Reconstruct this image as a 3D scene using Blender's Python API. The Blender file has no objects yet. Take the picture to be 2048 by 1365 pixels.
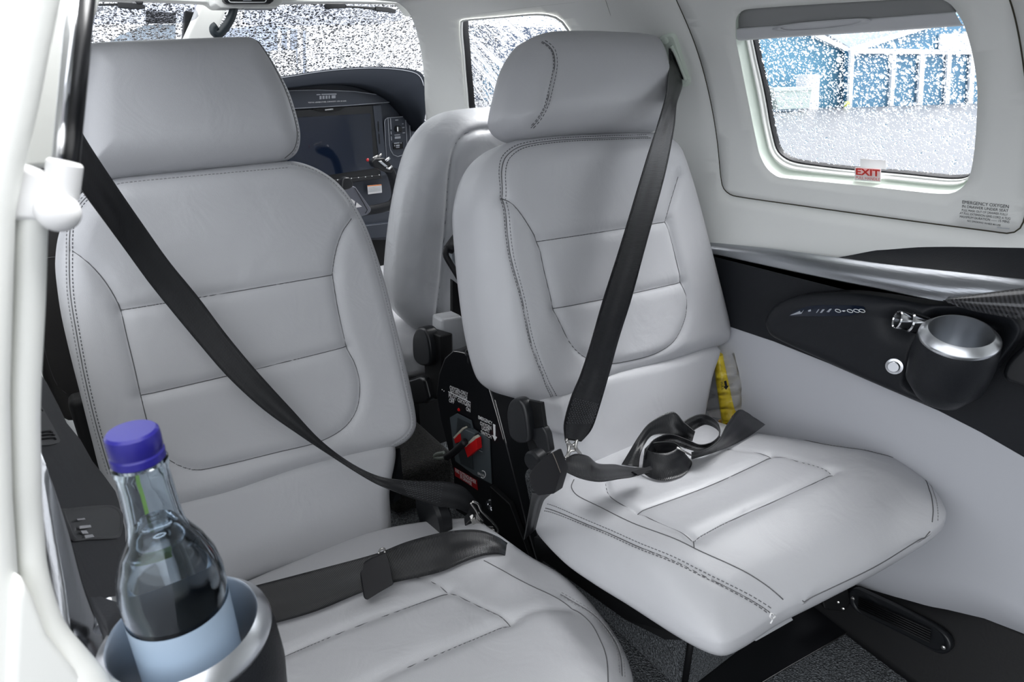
# Cabin of a small aeroplane seen from its open rear door: two aft-facing leather seats,
# oxygen console, cockpit behind, emergency hatch window on the right-hand wall.
# Units are metres; the origin is at the eye of the person standing at the door, x = starboard, y = forward, z = up.
import bpy, bmesh, math, random
import numpy as np
from mathutils import Vector, Matrix, geometry
random.seed(7)
sc = bpy.context.scene
C = sc.collection
R = math.radians
FRAMES={'LB': [(0.0, 0.96, -0.28), (1.0, 0.0, 0.0), (0.0, 0.24192, 0.9703), (0.0, -0.9703, 0.24192)], 'RB': [(0.0, 0.7216, -0.21384), (1.0, 0.0, 0.0), (0.0, 0.24192, 0.9703), (0.0, -0.9703, 0.24192)], 'LC': [(0.0, 0.85, -0.72), (1.0, 0.0, 0.0), (0.0, -0.98481, 0.17365), (0.0, 0.17365, 0.98481)], 'RC': [(0.0, 0.6424, -0.5808), (1.0, 0.0, 0.0), (0.0, -0.98481, 0.17365), (0.0, 0.17365, 0.98481)], 'CB': [(0.0, 1.2, -0.3), (1.0, 0.0, 0.0), (0.0, -0.10453, 0.99452), (0.0, -0.99452, -0.10453)], 'PD': [(0.95, 0.0, 0.0), (0.0, -1.0, 0.0), (0.0, 0.0, 1.0), (-1.0, 0.0, 0.0)], 'CO': [(0.52, 0.93, 0.0), (0.167, -0.986, -0.0), (0.0, 0.0, 1.0), (-0.986, -0.167, 0.0)], 'LA': [(-0.085, 0.0, -0.27), (0.0, 1.0, 0.0), (-0.217, 0.0, 0.976), (0.976, 0.0, 0.217)]}
FLOOR = -0.88

# ------------------------------------------------------------------ materials
MATS = {}
def nodes_of(name):
    m = bpy.data.materials.new(name); m.use_nodes = True
    nt = m.node_tree
    return m, nt, nt.nodes, nt.links
def mat(name, col, rough=.5, metal=0., bump=0., scale=60., detail=4., vary=0., spec=.5, coat=0., aniso=0.):
    m, nt, N, L = nodes_of(name)
    b = N['Principled BSDF']
    b.inputs['Base Color'].default_value = (*col, 1)
    b.inputs['Roughness'].default_value = rough
    b.inputs['Metallic'].default_value = metal
    b.inputs['Specular IOR Level'].default_value = spec
    b.inputs['Coat Weight'].default_value = coat
    if bump or vary:
        tc = N.new('ShaderNodeTexCoord')
        no = N.new('ShaderNodeTexNoise'); no.inputs['Scale'].default_value = scale; no.inputs['Detail'].default_value = detail
        L.new(tc.outputs['Object'], no.inputs['Vector'])
        if bump:
            bp = N.new('ShaderNodeBump'); bp.inputs['Strength'].default_value = bump; bp.inputs['Distance'].default_value = .002
            L.new(no.outputs['Fac'], bp.inputs['Height']); L.new(bp.outputs['Normal'], b.inputs['Normal'])
        if vary:
            mx = N.new('ShaderNodeMix'); mx.data_type = 'RGBA'
            mx.inputs[6].default_value = (*[c*(1-vary) for c in col], 1); mx.inputs[7].default_value = (*[min(1, c*(1+vary)) for c in col], 1)
            L.new(no.outputs['Fac'], mx.inputs[0]); L.new(mx.outputs[2], b.inputs['Base Color'])
    MATS[name] = m
    return m
def leather(name, col, rough=.42, grain=.12, crease=.35):
    """fine pebble grain plus broad soft creases"""
    m = mat(name, col, rough)
    nt = m.node_tree; N = nt.nodes; L = nt.links; b = N['Principled BSDF']
    tc = N.new('ShaderNodeTexCoord')
    v = N.new('ShaderNodeTexVoronoi'); v.inputs['Scale'].default_value = 900
    n = N.new('ShaderNodeTexNoise'); n.inputs['Scale'].default_value = 14; n.inputs['Detail'].default_value = 3; n.inputs['Distortion'].default_value = .8
    L.new(tc.outputs['Object'], v.inputs['Vector']); L.new(tc.outputs['Object'], n.inputs['Vector'])
    b1 = N.new('ShaderNodeBump'); b1.inputs['Strength'].default_value = grain; b1.inputs['Distance'].default_value = .0006
    b2 = N.new('ShaderNodeBump'); b2.inputs['Strength'].default_value = crease; b2.inputs['Distance'].default_value = .006
    L.new(n.outputs['Fac'], b2.inputs['Height']); L.new(v.outputs['Distance'], b1.inputs['Height'])
    L.new(b2.outputs['Normal'], b1.inputs['Normal']); L.new(b1.outputs['Normal'], b.inputs['Normal'])
    return m
def webbing(name):
    """seat-belt webbing: fine cross ribs over lengthwise bands, from the strap's own u (across) and v (along)"""
    m = mat(name, (.0065, .007, .0085), .36, spec=.5)
    nt = m.node_tree; N = nt.nodes; L = nt.links; b = N['Principled BSDF']
    uv = N.new('ShaderNodeUVMap'); sp = N.new('ShaderNodeSeparateXYZ'); L.new(uv.outputs['UV'], sp.inputs[0])
    w1 = N.new('ShaderNodeMath'); w1.operation = 'SINE'; k1 = N.new('ShaderNodeMath'); k1.operation = 'MULTIPLY'; k1.inputs[1].default_value = 2900
    L.new(sp.outputs['Y'], k1.inputs[0]); L.new(k1.outputs[0], w1.inputs[0])
    w2 = N.new('ShaderNodeMath'); w2.operation = 'SINE'; k2 = N.new('ShaderNodeMath'); k2.operation = 'MULTIPLY'; k2.inputs[1].default_value = 12.6
    L.new(sp.outputs['X'], k2.inputs[0]); L.new(k2.outputs[0], w2.inputs[0])
    b1 = N.new('ShaderNodeBump'); b1.inputs['Strength'].default_value = .22; b1.inputs['Distance'].default_value = .0005
    b2 = N.new('ShaderNodeBump'); b2.inputs['Strength'].default_value = .3; b2.inputs['Distance'].default_value = .0012
    L.new(w2.outputs[0], b2.inputs['Height']); L.new(w1.outputs[0], b1.inputs['Height'])
    L.new(b2.outputs['Normal'], b1.inputs['Normal']); L.new(b1.outputs['Normal'], b.inputs['Normal'])
    return m
def carpet(name, c1, c2):
    m = mat(name, c1, .95)
    nt = m.node_tree; N = nt.nodes; L = nt.links; b = N['Principled BSDF']
    tc = N.new('ShaderNodeTexCoord'); n = N.new('ShaderNodeTexNoise'); n.inputs['Scale'].default_value = 420; n.inputs['Detail'].default_value = 5
    v = N.new('ShaderNodeTexVoronoi'); v.inputs['Scale'].default_value = 330
    L.new(tc.outputs['Object'], n.inputs['Vector']); L.new(tc.outputs['Object'], v.inputs['Vector'])
    r = N.new('ShaderNodeValToRGB'); r.color_ramp.elements[0].position = .36; r.color_ramp.elements[1].position = .68
    r.color_ramp.elements[0].color = (*c1, 1); r.color_ramp.elements[1].color = (*c2, 1)
    L.new(n.outputs['Fac'], r.inputs[0]); L.new(r.outputs[0], b.inputs['Base Color'])
    bp = N.new('ShaderNodeBump'); bp.inputs['Strength'].default_value = 1; bp.inputs['Distance'].default_value = .004
    L.new(v.outputs['Distance'], bp.inputs['Height']); L.new(bp.outputs['Normal'], b.inputs['Normal'])
    return m
def brushed(name, col, rough, sc3):
    m = mat(name, col, rough, 1.)
    nt = m.node_tree; N = nt.nodes; L = nt.links; b = N['Principled BSDF']
    tc = N.new('ShaderNodeTexCoord'); mp = N.new('ShaderNodeMapping'); mp.inputs['Scale'].default_value = sc3
    n = N.new('ShaderNodeTexNoise'); n.inputs['Scale'].default_value = 1; n.inputs['Detail'].default_value = 5
    L.new(tc.outputs['Object'], mp.inputs[0]); L.new(mp.outputs[0], n.inputs['Vector'])
    bp = N.new('ShaderNodeBump'); bp.inputs['Strength'].default_value = .25; bp.inputs['Distance'].default_value = .0008
    L.new(n.outputs['Fac'], bp.inputs['Height']); L.new(bp.outputs['Normal'], b.inputs['Normal'])
    return m
def carbon(name):
    m = mat(name, (.01, .01, .012), .25, coat=.6)
    nt = m.node_tree; N = nt.nodes; L = nt.links; b = N['Principled BSDF']
    tc = N.new('ShaderNodeTexCoord'); mp = N.new('ShaderNodeMapping'); mp.inputs['Rotation'].default_value = (R(40), 0, 0)
    w = N.new('ShaderNodeTexWave'); w.inputs['Scale'].default_value = 70; w.inputs['Distortion'].default_value = .6; w.bands_direction = 'Y'
    L.new(tc.outputs['Object'], mp.inputs[0]); L.new(mp.outputs[0], w.inputs['Vector'])
    r = N.new('ShaderNodeValToRGB'); r.color_ramp.elements[0].color = (.006, .006, .007, 1); r.color_ramp.elements[1].color = (.05, .05, .055, 1)
    L.new(w.outputs['Fac'], r.inputs[0]); L.new(r.outputs[0], b.inputs['Base Color'])
    return m
def glass(name, tint=(1, 1, 1), refl=.06):
    m, nt, N, L = nodes_of(name)
    N.remove(N['Principled BSDF'])
    t = N.new('ShaderNodeBsdfTransparent'); t.inputs[0].default_value = (*tint, 1)
    g = N.new('ShaderNodeBsdfGlossy'); g.inputs['Roughness'].default_value = .03
    mx = N.new('ShaderNodeMixShader'); mx.inputs[0].default_value = refl
    L.new(t.outputs[0], mx.inputs[1]); L.new(g.outputs[0], mx.inputs[2]); L.new(mx.outputs[0], N['Material Output'].inputs[0])
    MATS[name] = m
    return m
def rain_glass(name, scales, radii, stretch=(1, 1, 1), tint=(.97, .98, 1), bend=1.3, runs=None, edge=.12):
    """a pane wet with rain: clear between the beads, each bead a small lens that bends what lies behind it"""
    m, nt, N, L = nodes_of(name)
    N.remove(N['Principled BSDF'])
    tc = N.new('ShaderNodeTexCoord'); mp = N.new('ShaderNodeMapping'); mp.inputs['Scale'].default_value = stretch
    wob = N.new('ShaderNodeTexNoise'); wob.inputs['Scale'].default_value = 90; wob.inputs['Detail'].default_value = 1
    L.new(tc.outputs['Object'], mp.inputs[0])
    sub = N.new('ShaderNodeVectorMath'); sub.operation = 'SUBTRACT'; sub.inputs[1].default_value = (.5, .5, .5)
    scl = N.new('ShaderNodeVectorMath'); scl.operation = 'SCALE'; scl.inputs['Scale'].default_value = .006
    add = N.new('ShaderNodeVectorMath'); add.operation = 'ADD'
    L.new(mp.outputs[0], wob.inputs['Vector']); L.new(wob.outputs['Color'], sub.inputs[0]); L.new(sub.outputs[0], scl.inputs[0])
    L.new(mp.outputs[0], add.inputs[0]); L.new(scl.outputs[0], add.inputs[1])
    hs = []
    for s, rad in zip(scales, radii):
        v = N.new('ShaderNodeTexVoronoi'); v.inputs['Scale'].default_value = s; v.inputs['Randomness'].default_value = 1
        L.new(add.outputs[0], v.inputs['Vector'])
        wn = N.new('ShaderNodeTexWhiteNoise'); wn.noise_dimensions = '3D'; L.new(v.outputs['Position'], wn.inputs['Vector'])
        mr = N.new('ShaderNodeMath'); mr.operation = 'MULTIPLY'; mr.inputs[1].default_value = rad; L.new(wn.outputs['Value'], mr.inputs[0])
        dv = N.new('ShaderNodeMath'); dv.operation = 'DIVIDE'; L.new(v.outputs['Distance'], dv.inputs[0]); L.new(mr.outputs[0], dv.inputs[1])
        sq = N.new('ShaderNodeMath'); sq.operation = 'MULTIPLY'; L.new(dv.outputs[0], sq.inputs[0]); L.new(dv.outputs[0], sq.inputs[1])
        one = N.new('ShaderNodeMath'); one.operation = 'SUBTRACT'; one.inputs[0].default_value = 1; one.use_clamp = True; L.new(sq.outputs[0], one.inputs[1])
        rt = N.new('ShaderNodeMath'); rt.operation = 'POWER'; rt.inputs[1].default_value = .7; L.new(one.outputs[0], rt.inputs[0])
        sz = N.new('ShaderNodeMath'); sz.operation = 'MULTIPLY'; L.new(rt.outputs[0], sz.inputs[0]); L.new(mr.outputs[0], sz.inputs[1])
        sz2 = N.new('ShaderNodeMath'); sz2.operation = 'MULTIPLY'; sz2.inputs[1].default_value = 1.0/s; L.new(sz.outputs[0], sz2.inputs[0])
        hs.append(sz2)
    h = hs[0]
    for k in hs[1:]:
        mxm = N.new('ShaderNodeMath'); mxm.operation = 'MAXIMUM'; L.new(h.outputs[0], mxm.inputs[0]); L.new(k.outputs[0], mxm.inputs[1]); h = mxm
    if runs:                              # rivulets running across the pane
        rot, k = runs
        m1 = N.new('ShaderNodeMapping'); m1.inputs['Rotation'].default_value = (rot, 0, 0); m2 = N.new('ShaderNodeMapping'); m2.inputs['Scale'].default_value = (4, 34, 3.2)
        L.new(tc.outputs['Object'], m1.inputs[0]); L.new(m1.outputs[0], m2.inputs[0])
        nz = N.new('ShaderNodeTexNoise'); nz.inputs['Scale'].default_value = 1; nz.inputs['Detail'].default_value = 4; nz.inputs['Roughness'].default_value = .6; L.new(m2.outputs[0], nz.inputs['Vector'])
        mr2 = N.new('ShaderNodeMapRange'); mr2.interpolation_type = 'SMOOTHSTEP'; mr2.inputs[1].default_value = .56; mr2.inputs[2].default_value = .66; mr2.inputs[4].default_value = k; L.new(nz.outputs['Fac'], mr2.inputs[0])
        ad = N.new('ShaderNodeMath'); ad.operation = 'ADD'; L.new(h.outputs[0], ad.inputs[0]); L.new(mr2.outputs[0], ad.inputs[1]); h = ad
    mask = N.new('ShaderNodeMath'); mask.operation = 'GREATER_THAN'; mask.inputs[1].default_value = 1e-5; L.new(h.outputs[0], mask.inputs[0])
    bp = N.new('ShaderNodeBump'); bp.inputs['Strength'].default_value = 1; bp.inputs['Distance'].default_value = bend
    L.new(h.outputs[0], bp.inputs['Height'])
    rf = N.new('ShaderNodeBsdfRefraction'); rf.inputs['IOR'].default_value = 1.33; rf.inputs['Roughness'].default_value = .02; L.new(bp.outputs['Normal'], rf.inputs['Normal'])
    gl = N.new('ShaderNodeBsdfGlossy'); gl.inputs['Roughness'].default_value = .05; L.new(bp.outputs['Normal'], gl.inputs['Normal'])
    dm = N.new('ShaderNodeMixShader'); dm.inputs[0].default_value = edge; L.new(rf.outputs[0], dm.inputs[1]); L.new(gl.outputs[0], dm.inputs[2])
    t = N.new('ShaderNodeBsdfTransparent'); t.inputs[0].default_value = (*tint, 1)
    mx = N.new('ShaderNodeMixShader'); L.new(mask.outputs[0], mx.inputs[0]); L.new(t.outputs[0], mx.inputs[1]); L.new(dm.outputs[0], mx.inputs[2])
    L.new(mx.outputs[0], N['Material Output'].inputs[0])
    MATS[name] = m
    return m

GREY = leather('grey_leather', (.50, .505, .525), .40)
GREYBACK = leather('grey_leather_shiny', (.50, .51, .53), .34, .1, .6)
DARKLEATHER = leather('dark_leather', (.016, .0175, .021), .44, .3, .12)
DARKLEATHER.node_tree.nodes['Principled BSDF'].inputs['Specular IOR Level'].default_value = .22
SHADELEATHER = leather('shaded_leather', (.035, .033, .033), .5, .2, .2)  # pilot seat leather, its shade put into the base colour
PANELGREY = leather('sidewall_leather', (.50, .51, .545), .5, .06, .05)
SEAM = mat('seam_shade', (.10, .10, .105), .7)  # dark lines laid in the seam grooves as their shade
STITCH = mat('stitch_thread', (.30, .30, .31), .7)
STITCHD = mat('dark_stitch_thread', (.12, .12, .13), .7)
CREAM = mat('cream_plastic', (.80, .81, .78), .42, bump=.04, scale=300)
LINER = mat('cream_liner', (.82, .83, .805), .5, bump=.05, scale=420)
MINT = mat('mint_plastic', (.66, .74, .66), .4)
WHITE = mat('white_paint', (.8, .8, .8), .45)
SHADEM = mat('shade_cloth', (.46, .47, .47), .8)
SHADEBAR = mat('shade_bar', (.58, .59, .61), .4)
BLACK = mat('black_plastic', (.008, .009, .011), .36, bump=.06, scale=500)
BLACKM = mat('black_matt', (.004, .0042, .005), .55, bump=.1, scale=300, spec=.3)
SATIN = mat('black_satin_metal', (.008, .0085, .01), .3)
RUBBER = mat('black_rubber', (.009, .009, .011), .55, spec=.35)
WEB = webbing('belt_webbing')
ALU = brushed('brushed_aluminium', (.40, .415, .44), .27, (400, 6, 400))
CHROME = mat('chrome', (.75, .76, .78), .12, 1.)
STEEL = mat('steel', (.55, .54, .52), .25, 1.)
SPUN = mat('spun_aluminium', (.78, .80, .83), .3, 1.)
CARBON = carbon('carbon_weave')
CARPET = carpet('grey_carpet', (.03, .034, .037), (.20, .215, .23))
DCARPET = carpet('dark_carpet', (.006, .006, .006), (.035, .034, .032))
RED = mat('red_plastic', (.55, .01, .012), .35)
REDLABEL = mat('red_label', (.30, .008, .01), .5)
REDINK = mat('red_ink', (.62, .03, .02), .5)
INK = mat('black_ink', (.015, .015, .02), .6)
WINK = mat('white_ink', (.78, .79, .8), .5)
GINK = mat('grey_ink', (.36, .38, .42), .5)
PAPER = mat('white_paper', (.8, .79, .79), .5)
GREYMETAL = mat('grey_valve_plastic', (.07, .085, .095), .4)
PANELBLUE = mat('instrument_panel_paint', (.034, .041, .057), .5)
HOOD = mat('glareshield_leather', (.010, .012, .016), .9, bump=.1, scale=500, spec=.04)
SCREEN = mat('display_glass', (.005, .010, .024), .08, coat=.3)
BLUECAP = mat('blue_cap', (.02, .017, .22), .3)
YELLOW = mat('yellow_silicone', (.95, .72, .04), .3)
LABELBLUE = mat('bottle_label', (.36, .46, .58), .3)
LIME = mat('lime_reflection', (.62, 1, .14), .4)
TAN = mat('tan_trim', (.45, .43, .36), .5)
CLEAR = glass('clear_pane', (.985, .99, 1), .04)
TINT = glass('smoked_acrylic', (.74, .75, .78), .05)
RAIN = rain_glass('rain_pane', (230, 430), (.60, .55), (1, 1, .85), bend=.55)
RAINF = rain_glass('rain_windshield', (160, 280), (.75, .7), (1, .8, 1), bend=.9, edge=.25)
RAINS = rain_glass('rain_side_pane', (170, 300), (.85, .8), (1, .7, .9), bend=1.6, runs=(.5, .008), edge=.42)
def film(name):
    m, nt, N, L = nodes_of(name); N.remove(N['Principled BSDF'])
    t = N.new('ShaderNodeBsdfTransparent'); t.inputs[0].default_value = (.95, .95, .96, 1)
    g = N.new('ShaderNodeBsdfGlossy'); g.inputs['Roughness'].default_value = .08
    f = N.new('ShaderNodeFresnel'); f.inputs[0].default_value = 1.35
    tc = N.new('ShaderNodeTexCoord'); n = N.new('ShaderNodeTexNoise'); n.inputs['Scale'].default_value = 30; L.new(tc.outputs['Object'], n.inputs['Vector'])
    bp = N.new('ShaderNodeBump'); bp.inputs['Strength'].default_value = .8; bp.inputs['Distance'].default_value = .01; L.new(n.outputs['Fac'], bp.inputs['Height'])
    L.new(bp.outputs['Normal'], g.inputs['Normal']); L.new(bp.outputs['Normal'], f.inputs['Normal'])
    mx = N.new('ShaderNodeMixShader'); L.new(f.outputs[0], mx.inputs[0]); L.new(t.outputs[0], mx.inputs[1]); L.new(g.outputs[0], mx.inputs[2])
    L.new(mx.outputs[0], N['Material Output'].inputs[0]); return m
FILM = film('clear_plastic_film')
def real_glass(name, ior, col):
    m, nt, N, L = nodes_of(name); N.remove(N['Principled BSDF'])
    g = N.new('ShaderNodeBsdfGlass'); g.inputs['IOR'].default_value = ior; g.inputs['Color'].default_value = (*col, 1); g.inputs['Roughness'].default_value = 0
    L.new(g.outputs[0], N['Material Output'].inputs[0]); return m
BOTTLE = real_glass('bottle_glass', 1.45, (.93, .97, 1))
WATER = real_glass('water', 1.33, (.96, .98, 1))

# ------------------------------------------------------------------ scene-object helpers
def thing(name, label, cat, loc=(0, 0, 0), group=None):
    o = bpy.data.objects.new(name, None); C.objects.link(o); o.location = loc; o.empty_display_size = .05
    o['label'] = label; o['category'] = cat
    if group: o['group'] = group
    return o
def tag(o, label, cat, group=None):
    o['label'] = label; o['category'] = cat
    if group: o['group'] = group
    return o
def world_loc(o):
    return o.location.copy() if o.parent is None else Vector((0, 0, 0))
class MB:
    def __init__(s): s.v = []; s.f = []; s.m = []; s.sm = []; s.uv = {}
    def add(s, vs, fs, m=0, smooth=True, uvs=None):
        b = len(s.v); s.v += [tuple(p) for p in vs]
        for i, f in enumerate(fs):
            if uvs: s.uv[len(s.f)] = [uvs[k] for k in f]
            s.f.append(tuple(b+k for k in f)); s.m.append(m); s.sm.append(smooth)
        return s
    def build(s, name, mats, parent=None, kind=None, bevel=0, recalc=False, label=None):
        me = bpy.data.meshes.new(name); me.from_pydata(s.v, [], s.f)
        for m in (mats if isinstance(mats, (list, tuple)) else [mats]): me.materials.append(m)
        me.polygons.foreach_set('material_index', s.m); me.polygons.foreach_set('use_smooth', s.sm)
        if s.uv:
            ul = me.uv_layers.new(name='UVMap')
            for pi, p in enumerate(me.polygons):
                if pi in s.uv:
                    for k, li in enumerate(p.loop_indices): ul.data[li].uv = s.uv[pi][k]
        if recalc:
            bm = bmesh.new(); bm.from_mesh(me); bmesh.ops.recalc_face_normals(bm, faces=bm.faces); bm.to_mesh(me); bm.free()
        me.update()
        o = bpy.data.objects.new(name, me); C.objects.link(o)
        if parent is not None:
            o.parent = parent; o.matrix_parent_inverse = Matrix.Translation(-world_loc(parent))
        if kind: o['kind'] = kind
        if label: o['label'] = label
        if bevel:
            bv = o.modifiers.new('bevel', 'BEVEL'); bv.width = bevel; bv.segments = 3; bv.limit_method = 'ANGLE'; bv.angle_limit = R(35)
            me.polygons.foreach_set('use_smooth', [True]*len(me.polygons))
            wn = o.modifiers.new('wn', 'WEIGHTED_NORMAL'); wn.keep_sharp = False
        return o
def V3(p): return np.array(p, float)
def unit(v): v = np.array(v, float); return v/max(np.linalg.norm(v), 1e-12)
def cat_rom(pts, n, closed=False):
    """n points along a Catmull-Rom curve through pts, evenly spaced in length"""
    P = np.array(pts, float); K = len(P)
    out = []
    segs = K if closed else K-1
    for i in range(segs):
        if closed: a, b, c, d = P[(i-1) % K], P[i], P[(i+1) % K], P[(i+2) % K]
        else: a, b, c, d = P[max(i-1, 0)], P[i], P[i+1], P[min(i+2, K-1)]
        t = np.linspace(0, 1, 14, endpoint=False)[:, None]
        # centripetal-like tension keeps short segments from overshooting
        l1 = np.linalg.norm(c-b)+1e-9
        m1 = (c-a)*min(1, 1.0*l1/(np.linalg.norm(c-a)*.5+1e-9))*.5; m2 = (d-b)*min(1, 1.0*l1/(np.linalg.norm(d-b)*.5+1e-9))*.5
        out.append((2*t**3-3*t**2+1)*b+(t**3-2*t**2+t)*m1+(-2*t**3+3*t**2)*c+(t**3-t**2)*m2)
    out = np.vstack(out+([] if closed else [P[-1:]]))
    if closed: out = np.vstack([out, out[:1]])
    s = np.concatenate([[0], np.cumsum(np.linalg.norm(np.diff(out, axis=0), axis=1))])
    t = np.linspace(0, s[-1], n+1)[:-1] if closed else np.linspace(0, s[-1], n)
    return np.stack([np.interp(t, s, out[:, k]) for k in range(out.shape[1])], 1)
def poly_dist(P, poly, closed=False):
    A = np.array(poly, float); B = np.roll(A, -1, 0)
    if not closed: A, B = A[:-1], B[:-1]
    best = np.full(len(P), 1e9)
    for a, b in zip(A, B):
        ab = b-a; t = np.clip(((P-a)@ab)/max(ab@ab, 1e-12), 0, 1)
        d = np.linalg.norm(P-a-t[:, None]*ab, axis=1); best = np.minimum(best, d)
    return best
def tube_into(mb, pts, r, seg=8, m=0, closed=False, caps=True):
    P = np.array(pts, float); n = len(P); rr = r if hasattr(r, '__len__') else [r]*n
    tang = np.gradient(P, axis=0) if not closed else np.roll(P, -1, 0)-np.roll(P, 1, 0)
    up = np.array([0, 0, 1.]) if abs(unit(tang[0])[2]) < .9 else np.array([1., 0, 0])
    vs = []; x = unit(np.cross(tang[0], up))
    for i in range(n):
        t = unit(tang[i]); x = unit(x-t*(x@t)); y = np.cross(t, x)
        for k in range(seg):
            a = 2*math.pi*k/seg; vs.append(P[i]+rr[i]*(math.cos(a)*x+math.sin(a)*y))
    fs = []
    for i in range(n if closed else n-1):
        j = (i+1) % n
        for k in range(seg): fs.append((i*seg+k, i*seg+(k+1) % seg, j*seg+(k+1) % seg, j*seg+k))
    if caps and not closed: fs += [tuple(range(seg))[::-1], tuple((n-1)*seg+k for k in range(seg))]
    mb.add(vs, fs, m)
def lathe_into(mb, base, axis, prof, seg=40, m=0, up=None):
    """prof: (radius, height) pairs along axis from base"""
    a = unit(axis); u = np.array([0, 0, 1.]) if abs(a[2]) < .9 else np.array([1., 0, 0]); x = unit(np.cross(a, u)); y = np.cross(a, x); b = V3(base)
    vs = []; fs = []
    for r, h in prof:
        for k in range(seg):
            t = 2*math.pi*k/seg; vs.append(b+a*h+r*(math.cos(t)*x+math.sin(t)*y))
    for i in range(len(prof)-1):
        for k in range(seg): fs.append((i*seg+k, i*seg+(k+1) % seg, (i+1)*seg+(k+1) % seg, (i+1)*seg+k))
    mb.add(vs, fs, m)
def box_into(mb, c, s, m=0, ax=None):
    X, Y, Z = (np.eye(3) if ax is None else np.array([unit(a) for a in ax])); c = V3(c)
    vs = [c+X*s[0]*i/2+Y*s[1]*j/2+Z*s[2]*k/2 for i in (-1, 1) for j in (-1, 1) for k in (-1, 1)]
    mb.add(vs, [(0, 1, 3, 2), (4, 6, 7, 5), (0, 4, 5, 1), (2, 3, 7, 6), (0, 2, 6, 4), (1, 5, 7, 3)], m, False)
def prism_into(mb, pts, d, m=0, smooth=False):
    """polygon pts (3-D) extruded by vector d"""
    n = len(pts); P = [V3(p) for p in pts]; d = V3(d)
    mb.add(P+[p+d for p in P], [tuple(range(n)), tuple(range(2*n-1, n-1, -1))]+[(i, i+n, (i+1) % n+n, (i+1) % n) for i in range(n)], m, smooth)
def prism(name, pts, d, m, parent=None, kind=None, bevel=0, rnd=0):
    if rnd: pts = [tuple(p) for p in cat_rom(pts, rnd, True)]
    mb = MB(); prism_into(mb, pts, d); return mb.build(name, m, parent, kind, bevel, recalc=True)
def box(name, c, s, m, parent=None, kind=None, bevel=0, ax=None):
    mb = MB(); box_into(mb, c, s, 0, ax); return mb.build(name, m, parent, kind, bevel, recalc=True)
def tube(name, pts, r, m, parent=None, seg=12, smooth_n=0, closed=False):
    if smooth_n: pts = cat_rom(pts, smooth_n, closed)
    mb = MB(); tube_into(mb, pts, r, seg, 0, closed); return mb.build(name, m, parent, recalc=True)
def lathe(name, base, axis, prof, m, parent=None, seg=40):
    mb = MB(); lathe_into(mb, base, axis, prof, seg); o = mb.build(name, m, parent, recalc=True)
    es = o.modifiers.new('crisp', 'EDGE_SPLIT'); es.split_angle = R(33); return o
def loft_into(mb, rings, closed=True, m=0, mfun=None):
    n = len(rings[0]); vs = [p for r in rings for p in r]; fs = []
    for i in range(len(rings)-1):
        for k in range(n if closed else n-1):
            fs.append((i*n+k, i*n+(k+1) % n, (i+1)*n+(k+1) % n, (i+1)*n+k))
    mb.add(vs, fs, m)
def disc_fill(mb, ring, m=0):
    c = np.mean(np.array(ring, float), 0); n = len(ring)
    mb.add(list(ring)+[c], [(i, (i+1) % n, n) for i in range(n)], m)
def ribbon(name, ea, eb, m, parent=None, th=.0014, n=90, nx=8, sag=0.0):
    """strap between two edge curves; u across, v along in metres"""
    A = cat_rom(ea, n); B = cat_rom(eb, n); mb = MB()
    L = np.concatenate([[0], np.cumsum(np.linalg.norm(np.diff((A+B)/2, axis=0), axis=1))])
    G = np.zeros((n, nx+1, 3))
    for j in range(nx+1): G[:, j] = A+(B-A)*(j/nx)
    du = np.gradient(G, axis=0); dv = np.gradient(G, axis=1); nn = np.cross(du, dv); nn /= (np.linalg.norm(nn, axis=2, keepdims=True)+1e-12)
    w = nx+1; tops = (G+nn*th/2).reshape(-1, 3); bots = (G-nn*th/2).reshape(-1, 3)
    vs = np.vstack([tops, bots]); uv = [(j/nx, L[i]) for i in range(n) for j in range(w)]*2; N0 = n*w; fs = []
    for i in range(n-1):
        for j in range(nx):
            a = i*w+j; fs.append((a, a+1, a+w+1, a+w)); fs.append((N0+a, N0+a+w, N0+a+w+1, N0+a+1))
        for a, b in ((i*w, (i+1)*w), (i*w+nx, (i+1)*w+nx)): fs.append((a, b, N0+b, N0+a))
    for a0 in (0, (n-1)*w):
        for j in range(nx): fs.append((a0+j, a0+j+1, N0+a0+j+1, N0+a0+j))
    mb.add(vs, fs, 0, True, uv)
    return mb.build(name, m, parent)
def text(name, body, BL, BR, TL, m, parent=None, bold=0., lift=.0004, spacing=1.0, align='CENTER'):
    """flat lettering laid on the parallelogram with bottom-left, bottom-right, top-left corners"""
    cu = bpy.data.curves.new(name, 'FONT'); cu.body = body; cu.align_x = align; cu.offset = bold; cu.space_character = spacing; cu.resolution_u = 3; cu.space_line = .92
    tmp = bpy.data.objects.new('tmp', cu); C.objects.link(tmp)
    dg = bpy.context.evaluated_depsgraph_get(); dg.update()
    me = bpy.data.meshes.new_from_object(tmp.evaluated_get(dg)); bpy.data.objects.remove(tmp)
    co = np.array([v.co[:] for v in me.vertices]); lo = co.min(0); hi = co.max(0)
    BL, BR, TL = V3(BL), V3(BR), V3(TL); nrm = unit(np.cross(BR-BL, TL-BL))
    u = (co[:, 0]-lo[0])/max(hi[0]-lo[0], 1e-9); v = (co[:, 1]-lo[1])/max(hi[1]-lo[1], 1e-9)
    P = BL+u[:, None]*(BR-BL)+v[:, None]*(TL-BL)+nrm*lift
    me.vertices.foreach_set('co', P.ravel()); me.materials.clear(); me.materials.append(m); me.update()
    o = bpy.data.objects.new(name, me); C.objects.link(o)
    if parent is not None: o.parent = parent; o.matrix_parent_inverse = Matrix.Translation(-world_loc(parent))
    return o

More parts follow.
